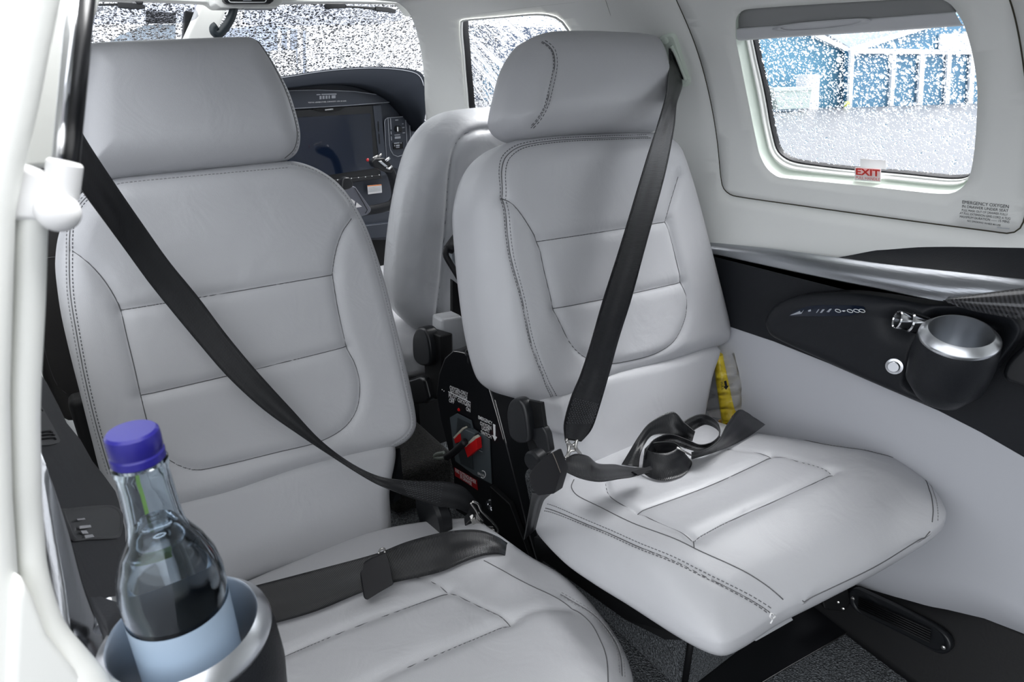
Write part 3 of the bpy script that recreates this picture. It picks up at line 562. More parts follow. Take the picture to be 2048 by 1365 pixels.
EA = [(0.0062,0.7857,-0.663),(0.0443,0.7813,-0.6622),(0.1455,0.7519,-0.657),(0.2543,0.7217,-0.6517),(0.3048,0.7178,-0.651),(0.364,0.7,-0.6479),(0.4149,0.6882,-0.661),(0.442,0.6709,-0.6762),(0.4587,0.6551,-0.6958),(0.4594,0.6391,-0.7133)]
EB = [(0.0479,0.7297,-0.6927),(0.0778,0.7216,-0.6913),(0.1478,0.7017,-0.6878),(0.2158,0.6961,-0.6868),(0.2614,0.6859,-0.685),(0.3266,0.6608,-0.6805),(0.3798,0.6564,-0.6798),(0.4099,0.65,-0.6807),(0.4308,0.6345,-0.682),(0.4445,0.6348,-0.7125)]
ribbon('webbing', EA, EB, WEB, lb, n=100)
kp = prism('belt_keeper', [(0.2287,0.7314,-0.6686),(0.2428,0.7169,-0.6508),(0.2623,0.7026,-0.6382),(0.2603,0.6881,-0.6508),(0.2582,0.6739,-0.6747),(0.2331,0.6725,-0.6765),(0.2154,0.6709,-0.6783),(0.2137,0.6782,-0.6796)], (-.001, -.006, .004), RUBBER, lb, bevel=.002)
tube('keeper_ring', [(0.2518,0.7037,-0.6373),(0.2588,0.7127,-0.6389),(0.2633,0.7102,-0.6385),(0.2602,0.6993,-0.6366)], .0016, STEEL, lb, smooth_n=16)
prism('buckle_frame', [(0.4375,0.75,-0.693),(0.4488,0.75,-0.6897),(0.4624,0.735,-0.714),(0.478,0.735,-0.7235),(0.4884,0.735,-0.754),(0.446,0.742,-0.7218)], (.004, .012, 0), STEEL, lb, bevel=.0015)
prism('buckle_block', [(0.4292,0.755,-0.701),(0.4446,0.755,-0.6932),(0.4541,0.75,-0.7224),(0.4258,0.75,-0.7111)], (.01, .02, 0), BLACK, lb, bevel=.002)

br = thing('shoulder_belt', 'black shoulder belt hanging from the wall guide down the right cabin seat', 'seat belt', (.93, .82, .05), 'shoulder belts')
EA = [(0.8881,0.7975,0.0621),(0.918,0.7952,0.024)]+[(0.9215,0.792,0.0029),(0.8408,0.7304,-0.0253),(0.8098,0.704,-0.0596),(0.7687,0.6776,-0.1256),(0.7126,0.6556,-0.2351),(0.6726,0.638,-0.305),(0.6388,0.6248,-0.3566),(0.6042,0.6072,-0.405),(0.5714,0.5896,-0.4427),(0.5503,0.5808,-0.4674),(0.5225,0.572,-0.4746)]
EB = [(0.8881,0.7996,0.0614)]+[(0.8834,0.792,0.0431),(0.8342,0.748,0.0079),(0.8032,0.7216,-0.0136),(0.7709,0.704,-0.0532),(0.7242,0.6776,-0.1001),(0.6569,0.6556,-0.2271),(0.6129,0.638,-0.2936),(0.5703,0.616,-0.3527),(0.5464,0.6072,-0.389),(0.5183,0.594,-0.4126),(0.4966,0.5808,-0.4403),(0.492,0.572,-0.4605)]
ribbon('webbing', EA, EB, WEB, br, n=140)
stitch_block([(0.5206,0.5914,-0.4098)][0], [(0.4978,0.579,-0.4398)][0], [(0.5672,0.587,-0.4328)][0], [(0.5493,0.5773,-0.4561)][0], br, 12, 10)
lt = MB(); tube_into(lt, cat_rom([(0.4901,0.5676,-0.4576),(0.496,0.5676,-0.4662),(0.4918,0.5632,-0.4764),(0.4829,0.5588,-0.4807)], 16), .0022, 8); tube_into(lt, cat_rom([(0.5107,0.5676,-0.4648),(0.5071,0.565,-0.4746),(0.5122,0.5614,-0.4855),(0.5137,0.5562,-0.4924)], 16), .0024, 8)
tube_into(lt, cat_rom([(0.4911,0.5676,-0.4612),(0.501,0.5667,-0.4708),(0.5108,0.5676,-0.4682)], 12), .0022, 8); prism_into(lt, [(0.4914,0.5667,-0.4624),(0.4991,0.5667,-0.4719),(0.5085,0.5667,-0.4719),(0.5091,0.565,-0.477),(0.5017,0.565,-0.4785),(0.4933,0.565,-0.477)], (0, .002, 0))
tube_into(lt, cat_rom([(0.4867,0.5579,-0.4808),(0.4946,0.5632,-0.4766),(0.5039,0.5632,-0.4784)], 10), .0018, 8)
lt.build('latch_hook', STEEL, br, recalc=True)
lr = thing('lap_belt', 'black lap belt heaped in twisted loops on the right seat cushion', 'seat belt', (.7, .62, -.62), 'lap belts')
mb = MB()
F0 = [(0.3617,0.484,-0.4177),(0.3717,0.484,-0.4092),(0.3953,0.484,-0.4),(0.3984,0.484,-0.4019),(0.3999,0.4708,-0.4226),(0.3873,0.4664,-0.4454),(0.3661,0.4708,-0.4418),(0.3597,0.4752,-0.4299)]; prism_into(mb, F0, (.020, .008, -.005))
bk = mb.build('buckle', RUBBER, lr, bevel=.002, recalc=True)
tube('buckle_edge', [(0.3969,0.4831,-0.4002),(0.3983,0.4778,-0.409),(0.3992,0.4699,-0.4218)], .0005, mat('tan_edge', (.16, .14, .12), .5), bk, seg=6)  # thin tan line along one buckle edge
ribbon('anchor_strap', [(0.372,0.4893,-0.4498),(0.3984,0.528,-0.5037),(0.4541,0.616,-0.649)], [(0.3935,0.4796,-0.4552),(0.4199,0.528,-0.5083),(0.4753,0.616,-0.6398)], WEB, lr, n=20)
ribbon('buckle_strap', [(0.4609,0.5324,-0.4591),(0.4806,0.5368,-0.4616),(0.5039,0.5368,-0.4735),(0.5256,0.5386,-0.4951),(0.5638,0.5412,-0.5129),(0.5937,0.5368,-0.5272),(0.6261,0.528,-0.5357)], [(0.4355,0.506,-0.4534),(0.4557,0.4972,-0.4678),(0.4858,0.4928,-0.4829),(0.5251,0.4928,-0.494),(0.5516,0.4972,-0.5047),(0.5748,0.5016,-0.5122),(0.6061,0.5104,-0.5243)], WEB, lr, n=60)
prism('end_tab', [(0.5606,0.506,-0.5056),(0.6133,0.5192,-0.5241),(0.6142,0.5148,-0.5274),(0.5698,0.5016,-0.5128)], (0, -.002, .003), RUBBER, lr)
# raised fold
ribbon('webbing', [(0.6222,0.5831,-0.5582),(0.6439,0.5893,-0.5461),(0.6697,0.5943,-0.5266),(0.6956,0.5962,-0.5117),(0.7367,0.5869,-0.4999),(0.733,0.5576,-0.5049),(0.7323,0.5337,-0.5109)], [(0.6405,0.5624,-0.5586),(0.65,0.5706,-0.5478),(0.669,0.5811,-0.5395),(0.6924,0.5856,-0.5302),(0.7197,0.5719,-0.5328),(0.7308,0.5578,-0.5354),(0.7455,0.5458,-0.5384)], WEB, lr, n=70)
ribbon('webbing', [(0.6433,0.5569,-0.5353),(0.6563,0.5618,-0.526),(0.6888,0.5748,-0.5283),(0.7073,0.5624,-0.521),(0.7176,0.5351,-0.5213),(0.7242,0.5154,-0.5229),(0.746,0.5086,-0.5217),(0.773,0.5156,-0.5178),(0.7901,0.5378,-0.5116),(0.7889,0.5646,-0.5112),(0.7668,0.5771,-0.5185),(0.7437,0.5785,-0.5289)], [(0.6478,0.5524,-0.5568),(0.6739,0.5678,-0.5524),(0.6978,0.5719,-0.5481),(0.7216,0.5664,-0.5471),(0.731,0.5429,-0.547),(0.745,0.5264,-0.5502),(0.7647,0.5222,-0.5494),(0.7913,0.5275,-0.5453),(0.7964,0.5346,-0.5313),(0.7941,0.5587,-0.5305),(0.7702,0.5635,-0.5364),(0.7532,0.5649,-0.5468)], WEB, lr, n=110)
# standing coil: a cone of webbing
T0 = [(0.6539,0.5654,-0.5307),(0.6524,0.5484,-0.5277),(0.6627,0.5323,-0.5248),(0.6825,0.5297,-0.5244),(0.6992,0.539,-0.526),(0.6974,0.5578,-0.5293),(0.6771,0.5711,-0.5317)]
B0 = [(0.6383,0.5534,-0.5621),(0.6336,0.5274,-0.5575),(0.6456,0.5083,-0.5541),(0.68,0.5037,-0.5533),(0.7175,0.522,-0.5565),(0.7235,0.5502,-0.5615),(0.6821,0.5772,-0.5663)]
ribbon('webbing', T0+T0[:1], B0+B0[:1], WEB, lr, n=80)
ribbon('webbing', [(0.7022,0.5133,-0.5276),(0.7202,0.498,-0.5198),(0.7499,0.5002,-0.5151),(0.8013,0.5231,-0.5141),(0.8541,0.5397,-0.5119),(0.888,0.5385,-0.532)], [(0.7212,0.5254,-0.5541),(0.7625,0.5169,-0.5526),(0.8013,0.5122,-0.5517),(0.8422,0.5125,-0.5518),(0.8787,0.5164,-0.5525),(0.9468,0.5414,-0.5731)], WEB, lr, n=70)
tube('metal_bar', [(0.6731,0.5192,-0.5119),(0.704,0.5148,-0.5345)], .0014, STEEL, lr, seg=8)

# ================================================================== oxygen mask pouch between seat and wall
mk = thing('oxygen_mask', 'yellow oxygen mask in a clear plastic bag wedged beside the right seat back', 'oxygen mask', (.98, .68, -.6))
mb = MB()
for ea, eb in (([(0.994,0.6969,-0.4949),(0.9888,0.6903,-0.5356),(0.9837,0.6696,-0.588),(0.9785,0.6497,-0.6352)], [(0.994,0.6842,-0.498),(0.994,0.6638,-0.5434),(0.994,0.6399,-0.5953),(0.994,0.626,-0.6084)]),):
    A = cat_rom(ea, 20); B = cat_rom(eb, 20); rings = []
    for a, b in zip(A, B):
        c = (a+b)/2; w = (b-a)/2; nn = np.array([-.012, -.002, 0]); rings.append([c+w*math.cos(t)+nn*math.sin(t)*.8 for t in np.linspace(0, 2*math.pi, 16, endpoint=False)])
    loft_into(mb, rings); disc_fill(mb, rings[0]); disc_fill(mb, rings[-1])
mb.build('breathing_tube', YELLOW, mk, recalc=True)
prism('mask_cone', [(0.9816,0.6658,-0.6345),(0.9816,0.6485,-0.6194),(0.9816,0.62,-0.5972),(0.9816,0.6334,-0.6228),(0.9816,0.6519,-0.6444)], (.012, 0, 0), mat('orange_silicone', (.85, .42, .02), .35), mk, bevel=.003)
prism('mask_strap', [(1.0012,0.7257,-0.524),(1.0012,0.7017,-0.4995),(1.0012,0.6966,-0.5334),(1.0012,0.7149,-0.5451)], (.006, 0, 0), mat('amber_silicone', (.62, .38, .03), .4), mk)
prism('paper_tag', [(0.9909,0.6992,-0.6304),(0.9909,0.6668,-0.6099),(0.9909,0.6612,-0.6307),(0.9909,0.6901,-0.6393)], (.004, 0, 0), PAPER, mk)
prism('pull_arrow', [(0.9749,0.6584,-0.5392),(0.9749,0.6542,-0.5364),(0.9749,0.6502,-0.5458),(0.9749,0.6469,-0.5445),(0.9749,0.6512,-0.5551),(0.9749,0.6578,-0.5512),(0.9749,0.6546,-0.5487)], (.001, 0, 0), INK, mk)
prism('pull_arrow', [(0.9837,0.6885,-0.5212),(0.9837,0.7008,-0.5293),(0.9837,0.7026,-0.5265),(0.9837,0.7062,-0.5358),(0.9837,0.6998,-0.5367),(0.9837,0.7004,-0.5325),(0.9837,0.6867,-0.525)], (.001, 0, 0), INK, mk)
PT = [(0.9749,0.666,-0.5445),(0.9749,0.6599,-0.5598),(0.9749,0.6616,-0.5416)]; text('pull_text', 'PULL', PT[0], PT[1], PT[2], INK, mk, .004)
ea = cat_rom([(1.0043,0.7337,-0.5219),(1.0012,0.7161,-0.5897),(0.994,0.7096,-0.6566)], 24); eb = cat_rom([(1.0043,0.6631,-0.4854),(1.0043,0.6324,-0.5448),(1.0043,0.6211,-0.5845),(1.0043,0.5913,-0.5992)], 24)
mb = MB(); rings = []
for i, (a, b) in enumerate(zip(ea, eb)):
    c = (a+b)/2; w = (b-a)/2; k = 1+.25*math.sin(i*1.3); rings.append([c+w*math.cos(t)+np.array([-.030*k, -.004, 0])*max(math.sin(t), -.05) for t in np.linspace(0, 2*math.pi, 24, endpoint=False)])
loft_into(mb, rings); mb.build('clear_bag', FILM, mk)

# ================================================================== oxygen console between the seats
co = thing('oxygen_console', 'black oxygen console with white lettering and red plugs between the two cabin seats', 'console', (.55, .95, FLOOR))
CN = V3((-.986, -.167, 0))
OUTL = [(0.55,0.9928,-0.4863),(0.5552,0.9622,-0.48),(0.5602,0.9329,-0.4813),(0.5637,0.9118,-0.4913),(0.5669,0.8928,-0.5176),(0.5706,0.8715,-0.5632),(0.5756,0.8421,-0.6367),(0.5797,0.8177,-0.7048),(0.5848,0.7873,-0.7948),(0.5903,0.755,-0.8737),(0.5682,0.8859,-0.9878),(0.5481,1.0037,-0.9932),(0.5473,1.0092,-0.7758),(0.5443,1.0263,-0.7197),(0.5412,1.0447,-0.6652),(0.5396,1.0543,-0.6079),(0.5417,1.0419,-0.554),(0.5453,1.0211,-0.5118)]
prism('housing', OUTL, tuple(-CN*.075), SATIN, co, bevel=.004)
PI_ = [(0.5449,1.0037,-0.6412),(0.5489,0.9802,-0.6221),(0.5562,0.9368,-0.6207),(0.5571,0.9314,-0.6371),(0.5653,0.8831,-0.6426),(0.566,0.8792,-0.7443),(0.5567,0.9339,-0.7487),(0.547,0.9913,-0.7428)]
gp = prism('valve_panel', PI_, tuple(CN*.002), GREYMETAL, co)
prism('valve_recess', [(0.5457,0.9732,-0.6285),(0.552,0.9361,-0.6271),(0.5527,0.9325,-0.6926),(0.5532,0.9293,-0.7336),(0.5464,0.9691,-0.7381),(0.5442,0.9825,-0.6851)], tuple(CN*.001), mat('valve_dark', (.03, .036, .04), .4), co)
def ctext(name, body, BL, BR, TL, m=WINK, bold=.012): text(name, body, BL, BR, TL, m, co, bold, lift=.0006)
for nm, s, q in (('lettering', 'OXYGEN-ONLY', [(0.5474,1.0052,-0.5766),(0.5569,0.949,-0.5724),(0.5475,1.0047,-0.5672)]), ('lettering', 'NO STOWAGE', [(0.5476,1.004,-0.5849),(0.5566,0.9509,-0.5822),(0.5477,1.0036,-0.5766)]),
                 ('lettering', 'PILOT OXYGEN', [(0.5466,1.0097,-0.5969),(0.558,0.9424,-0.5953),(0.5467,1.009,-0.5868)]), ('lettering', 'OFF', [(0.5466,1.0095,-0.608),(0.5495,0.9925,-0.6062),(0.5467,1.0089,-0.5985)]),
                 ('lettering', 'ON', [(0.5558,0.9556,-0.6069),(0.558,0.9429,-0.6063),(0.5559,0.9553,-0.5974)]), ('lettering', 'EMERGENCY', [(0.562,0.9191,-0.611),(0.5688,0.8786,-0.6088),(0.562,0.9188,-0.6029)]),
                 ('lettering', 'OXYGEN', [(0.5628,0.9143,-0.6226),(0.5683,0.8817,-0.6207),(0.5629,0.914,-0.614)]), ('lettering', 'LIGHT', [(0.5636,0.9094,-0.6309),(0.5675,0.8862,-0.6301),(0.5637,0.9092,-0.6222)]), ('lettering', 'SWITCH', [(0.5631,0.9127,-0.6432),(0.5683,0.882,-0.6413),(0.5631,0.9123,-0.6339)])):
    ctext(nm, s, *q)
prism('lettering_rule', [(0.5465,1.0104,-0.5836),(0.5581,0.9419,-0.5822),(0.5581,0.9419,-0.5837),(0.5464,1.0105,-0.5853)], tuple(CN*.0006), WINK, co)
prism('arrow_mark', [(0.5691,0.8766,-0.6049),(0.5702,0.8705,-0.6046),(0.5703,0.8703,-0.63),(0.571,0.8658,-0.6302),(0.57,0.8721,-0.6415),(0.5687,0.8796,-0.6315),(0.5693,0.8755,-0.631)], tuple(CN*.0006), WINK, co)
prism('warning_label', [(0.5476,1.0005,-0.7653),(0.5599,0.9285,-0.7618),(0.5604,0.9254,-0.7855),(0.5479,0.9989,-0.7859)], tuple(CN*.0008), REDLABEL, co)
for s, q in (('FIRE EXTINGUISHER', [(0.5477,0.9969,-0.7743),(0.5592,0.9297,-0.7723),(0.5478,0.9964,-0.7648)]), ('IN DRAWER', [(0.5505,0.9807,-0.7824),(0.5568,0.9435,-0.7839),(0.5506,0.9803,-0.7732)])): ctext('lettering', s, *q)
for s, q in (('OXYGEN', [(0.5561,0.9196,-0.6681),(0.5592,0.9016,-0.6659),(0.5561,0.9193,-0.6633)]), ('MASK', [(0.5565,0.9168,-0.6751),(0.559,0.9017,-0.673),(0.5566,0.9166,-0.6703)]), ('EROS', [(0.5565,0.9172,-0.7392),(0.5598,0.8975,-0.7366),(0.5565,0.9171,-0.7336)])): ctext('lettering', s, *q, GINK if s != 'EROS' else WINK, .008)
prism('lettering_rule', [(0.5565,0.9169,-0.6787),(0.559,0.902,-0.6778),(0.559,0.902,-0.6789),(0.5565,0.9169,-0.68)], tuple(CN*.0005), GINK, co)
tube('swirl_mark', [(0.5582,0.904,-0.7245),(0.5592,0.8979,-0.7222),(0.5599,0.8936,-0.726),(0.5597,0.8953,-0.7341),(0.5586,0.9014,-0.7408),(0.5576,0.9075,-0.7415)], .0007, WINK, co, seg=6, smooth_n=20)
for a, b in (([(0.5319,0.9705,-0.6699),(0.535,0.9523,-0.6513),(0.5356,0.9485,-0.6697),(0.5325,0.9665,-0.6825)], [(0.5315,0.9731,-0.671),(0.5367,0.9422,-0.6347),(0.5374,0.9377,-0.6357),(0.5323,0.9676,-0.6721)]),
             ([(0.5333,0.9309,-0.6723),(0.5395,0.8937,-0.6365),(0.54,0.8916,-0.6613),(0.535,0.9211,-0.6938)], [(0.5334,0.93,-0.6701),(0.5385,0.9002,-0.6343),(0.5395,0.8937,-0.6365),(0.5345,0.924,-0.672)])):
    pg = prism('mask_plug', a, tuple(-CN*.014), RED, co, bevel=.001); prism('plug_edge', b, tuple(-CN*.012), TAN, pg, bevel=.0008)
prism('plug_bridge', [(0.5366,0.9615,-0.6575),(0.5399,0.9419,-0.6385),(0.5455,0.9087,-0.6347),(0.5452,0.9105,-0.6447),(0.5404,0.9391,-0.6772),(0.5377,0.9545,-0.676)], tuple(-CN*.012), GREYMETAL, co, bevel=.001)
tube('mask_hose', [(0.5254,0.9126,-0.6479),(0.5222,0.9317,-0.6704),(0.5186,0.9533,-0.6935),(0.5151,0.9736,-0.7114)], .0075, RUBBER, co, smooth_n=20)
tube('hose_tip', [(0.5177,0.9583,-0.6994),(0.5137,0.9822,-0.7178),(0.5102,1.0029,-0.7289),(0.5081,1.0148,-0.7308),(0.5096,1.0056,-0.7202),(0.5143,0.978,-0.7036)], .0042, mat('hose_grey', (.16, .18, .16), .35), co, smooth_n=24)
lathe('drawer_lock', [(0.5678,0.8814,-0.7997)][0], tuple(CN), [(0, .002), (.009, .002), (.0095, .005), (.0135, .006), (.0145, .003), (.0145, -.003)], CHROME, co, 36)
lathe('status_lamp', [(0.5515,0.978,-0.6137)][0], tuple(CN), [(0, .003), (.003, .002), (.0035, 0)], RED, co, 16)
for q in [(0.543,1.0311,-0.5873),(0.544,1.0253,-0.5882)]: lathe('indicator_dot', q, tuple(CN), [(0, .001), (.0011, .0006), (.0012, 0)], WINK, co, 10)
CT = V3([(0.5642,0.9206,-0.4664)][0])
lathe('cup_ring', CT, (0, 0, 1), [(.020, -.02), (.021, .001), (.0235, .002), (.0245, 0), (.0245, -.004)], SATIN, co, 36)
lathe('release_pin', CT, (0, 0, 1), [(0, -.01), (.004, -.01), (.004, .022), (.0032, .023), (.0062, .026), (.0065, .031), (.005, .033), (0, .033)], SATIN, co, 20)
tube('edge_highlight', [(0.5487,0.9883,-0.4855),(0.5538,0.9579,-0.4797),(0.5585,0.9303,-0.4821),(0.5616,0.912,-0.4908),(0.5639,0.8984,-0.5063),(0.5666,0.8823,-0.5376),(0.57,0.8624,-0.585),(0.5729,0.845,-0.6306)], .0008, STEEL, co, seg=6, smooth_n=40)  # thin steel line drawn as a highlight along the console edge
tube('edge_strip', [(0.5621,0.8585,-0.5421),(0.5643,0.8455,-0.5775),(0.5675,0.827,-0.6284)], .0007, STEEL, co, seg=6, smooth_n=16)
prism('foot_ledge', [(0.5654,0.8708,-0.7392),(0.5749,0.8143,-0.7525),(0.586,0.7494,-0.8672),(0.5679,0.8558,-0.9646)], tuple(CN*.012), BLACKM, co, bevel=.002)

# ================================================================== shell: walls, ceiling, floor
def WALL(y, v, off=0.):
    """point on the inner skin: v < 0 is the straight lower side, 0..pi runs over the roof"""
    y = np.asarray(y, float); v = np.asarray(v, float)
    c = np.cos(np.clip(v, 0, math.pi)); s = np.sin(np.clip(v, 0, math.pi))
    x = .46+(.54+off)*np.sign(c)*np.abs(c)**(2/2.4); z = -.25+(.47+off)*np.abs(s)**(2/2.4)+np.where(v < 0, v*.47, 0)
    return np.stack([x, y, z], -1)
def UNW(p, off=0.):
    x, y, z = p
    if z <= -.25: return (y, (z+.25)/.47)
    return (y, math.atan2(max((z+.25)/(.47+off), 0)**1.2, max((x-.46)/(.54+off), 1e-6)**1.2))
def inside(p, poly):
    x, y = p; r = False; n = len(poly)
    for i in range(n):
        x1, y1 = poly[i]; x2, y2 = poly[(i+1) % n]
        if (y1 > y) != (y2 > y) and x < (x2-x1)*(y-y1)/(y2-y1)+x1: r = not r
    return r
def skin(name, outer, holes, m, parent=None, kind=None, off=0., dy=.03, dv=.05, thick=.012):
    """sheet of the curved skin inside a closed outline (y, v), with openings"""
    loops = [outer]+holes; pts = []; edges = []
    for lp in loops:
        b = len(pts); pts += [Vector(p) for p in lp]; edges += [(b+i, b+(i+1) % len(lp)) for i in range(len(lp))]
    O = np.array(outer); lo = O.min(0); hi = O.max(0)
    for y in np.arange(lo[0]+dy*.5, hi[0], dy):
        for v in np.arange(lo[1]+dv*.5, hi[1], dv):
            if inside((y, v), outer) and not any(inside((y, v), h) for h in holes):
                if min(poly_dist(np.array([[y, v]]), lp, True)[0] for lp in loops) > .008: pts.append(Vector((y, v)))
    vo, _, fo, _, _, _ = geometry.delaunay_2d_cdt(pts, edges, [], 0, 1e-6)
    fs = []
    for f in fo:
        c = sum((vo[i] for i in f), Vector((0, 0)))/len(f)
        if inside(c, outer) and not any(inside(c, h) for h in holes): fs.append(tuple(f))
    V = np.array([tuple(p) for p in vo]); mb = MB(); mb.add(WALL(V[:, 0], V[:, 1], off), fs)
    o = mb.build(name, m, parent, kind)
    bm = bmesh.new(); bm.from_mesh(o.data)
    for f in bm.faces:
        f.normal_update()
        c = f.calc_center_median()
        if f.normal.dot(Vector((.46-c.x, 0, -.25-c.z))) < 0: f.normal_flip()
    bmesh.ops.delete(bm, geom=[v for v in bm.verts if not v.link_faces], context='VERTS'); bm.to_mesh(o.data); bm.free()
    if thick:
        sd = o.modifiers.new('thickness', 'SOLIDIFY'); sd.thickness = thick; sd.offset = -1
    return o
HATCH = [UNW(p) for p in cat_rom([(0.8125,0.7323,0.1405),(0.834,0.7444,0.1264),(0.8772,0.7523,0.0906),(0.9297,0.7566,0.029),(0.9653,0.7548,-0.0367),(0.9919,0.7454,-0.1325),(0.9968,0.7383,-0.1665),(0.9977,0.7293,-0.1784),(0.9981,0.7097,-0.1851),(0.9988,0.5609,-0.1836),(0.998,0.4185,-0.1813),(0.9976,0.2981,-0.1784),(0.9977,0.2836,-0.1778),(0.9979,0.2741,-0.1722),(0.9961,0.2709,-0.1616),(0.9937,0.2717,-0.1416),(0.9831,0.2787,-0.089),(0.9396,0.2974,0.0138),(0.8799,0.3119,0.0883),(0.8525,0.3228,0.1132),(0.8416,0.3394,0.1213),(0.8191,0.4656,0.1367),(0.7921,0.6513,0.1527),(0.7948,0.6976,0.1512)], 200, True)]
WINA = [(0.888,0.6677,0.0807),(0.9014,0.6742,0.0663),(0.9403,0.6795,0.0118),(0.9702,0.6747,-0.0506),(0.9853,0.6641,-0.0995),(0.9895,0.6561,-0.1166),(0.9919,0.6457,-0.1292),(0.9931,0.6335,-0.1372),(0.9938,0.6198,-0.1417),(0.9935,0.5002,-0.1394),(0.9932,0.3996,-0.1382),(0.9937,0.3764,-0.1374),(0.9927,0.3579,-0.1343),(0.9906,0.3463,-0.1239),(0.9878,0.3413,-0.1086),(0.9814,0.3409,-0.0819),(0.9663,0.343,-0.0381),(0.9482,0.3453,-0.0003),(0.9249,0.3509,0.0366),(0.9001,0.3582,0.0677),(0.8858,0.3647,0.0825),(0.8766,0.3722,0.0918),(0.8709,0.3847,0.0967),(0.8645,0.5117,0.1022),(0.861,0.6321,0.106),(0.8651,0.6482,0.1024),(0.8734,0.6591,0.0944)]
WIN = [UNW(p) for p in cat_rom(WINA, 160, True)]
CKW = [UNW(p) for p in cat_rom([(0.8111,1.3641,0.1415),(0.8082,1.3391,0.1435),(0.8143,1.207,0.1395),(0.8213,1.0776,0.1349),(0.8355,1.0361,0.1255),(0.8626,1.0345,0.1043),(0.9122,1.0433,0.0523),(0.9548,1.063,-0.0143),(0.9694,1.0851,-0.0473),(0.9742,1.1583,-0.0601),(0.9768,1.4509,-0.0698),(0.9776,1.5923,-0.0717),(0.9744,1.6167,-0.0616),(0.9277,1.5499,0.0317),(0.8579,1.4429,0.1082)], 90, True)]
FRONT = [UNW(p) for p in cat_rom([(0.7255,1.496,0.1824),(0.7538,1.5157,0.1711),(0.7883,1.5577,0.1545),(0.8424,1.6382,0.1203),(0.889,1.7132,0.0791),(0.9255,1.7765,0.035),(0.9645,1.8531,-0.0355),(0.9915,1.9085,-0.1283)], 24)]
outer = [(-1.3, -.12), (FRONT[-1][0], -.12)]+FRONT[::-1]+[(FRONT[0][0], 1.15), (-1.3, 1.15)]
skin('wall_right', outer, [HATCH, CKW], LINER, None, 'structure')
skin('ceiling', [(-1.3, 1.15), (FRONT[0][0], 1.15), (1.74, 1.5), (1.74, 1.6), (1.5, 1.72), (1.28, 2.1), (1.2, 2.35), (.5, 2.35), (.5, 2.1), (-.7, 2.1), (-.7, 2.9), (-1.3, 2.9)], [], LINER, None, 'structure', dy=.06, dv=.1)
seam = lambda nm, px, parent, r=.0008: tube(nm, px, r, SEAM, parent, seg=6)
box('wall_back', (.46, -1.32, -.32), (1.08, .03, 1.1), LINER, None, 'structure')
h = thing('emergency_hatch', 'cream emergency exit hatch with a rain-wet window and half-raised pleated shade', 'exit hatch', (.95, .5, -.18))
def inset(loop, k, off=0.):
    c = np.mean(np.array(loop), 0); return [tuple(c+(np.array(p)-c)*k) for p in loop]
skin('hatch_panel', inset(HATCH, .9965), [WIN], LINER, h, dy=.02, dv=.035, thick=.006)
tube('panel_gap', WALL(np.array(HATCH)[:, 0], np.array(HATCH)[:, 1], .0005), .0011, mat('gap_shadow', (.04, .035, .02), .8), h, seg=6, closed=True)
PANE = [UNW(p, .034) for p in cat_rom([(0.934,0.6657,0.0826),(0.9462,0.668,0.0676),(0.9675,0.6689,0.0359),(1.0078,0.66,-0.0495),(1.0182,0.6502,-0.0885),(1.0212,0.6432,-0.1006),(1.0227,0.6323,-0.1082),(1.024,0.6153,-0.1135),(1.0245,0.5719,-0.1162),(1.0247,0.5127,-0.117),(1.024,0.4455,-0.1157),(1.024,0.3844,-0.1158),(1.0242,0.37,-0.115),(1.0239,0.3569,-0.1123),(1.0224,0.3498,-0.1067),(1.0191,0.3477,-0.0911),(1.0036,0.3516,-0.0394),(0.9875,0.3557,-0.0003),(0.9664,0.3616,0.038),(0.9438,0.3706,0.0706),(0.9299,0.3795,0.0884),(0.9204,0.3913,0.0985),(0.9153,0.4049,0.1038),(0.9097,0.539,0.1101),(0.9083,0.6323,0.1115),(0.9117,0.6475,0.1077),(0.9217,0.6596,0.0969)], 160, True)]
def ring(loop, off): A = np.array(loop); return WALL(A[:, 0], A[:, 1], off)
def lerp(a, b, t): return [tuple(np.array(p)*(1-t)+np.array(q)*t) for p, q in zip(a, b)]
mb = MB(); loft_into(mb, [ring(WIN, 0), ring(lerp(WIN, PANE, .01), .003), ring(lerp(WIN, PANE, .10), .014), ring(lerp(WIN, PANE, .42), .019)])
mb.build('window_reveal', MINT, h, label='pale mint window reveal')
mb = MB(); loft_into(mb, [ring(lerp(WIN, PANE, .42), .019), ring(lerp(WIN, PANE, .46), .016), ring(lerp(WIN, PANE, .60), .0165), ring(lerp(WIN, PANE, .64), .020), ring(lerp(WIN, PANE, .68), .024), ring(lerp(WIN, PANE, .74), .0235), ring(lerp(WIN, PANE, .84), .0245), ring(lerp(WIN, PANE, .88), .028)])
mb.build('window_frame', CREAM, h)
mb = MB(); loft_into(mb, [ring(lerp(WIN, PANE, .88), .028), ring(lerp(WIN, PANE, .91), .0265), ring(lerp(WIN, PANE, .99), .029), ring(lerp(WIN, PANE, 1.03), .038)])
mb.build('window_seal', RUBBER, h)
skin('window_pane', inset(PANE, 1.01), [], RAIN, h, off=.034, dy=.04, dv=.06, thick=0)
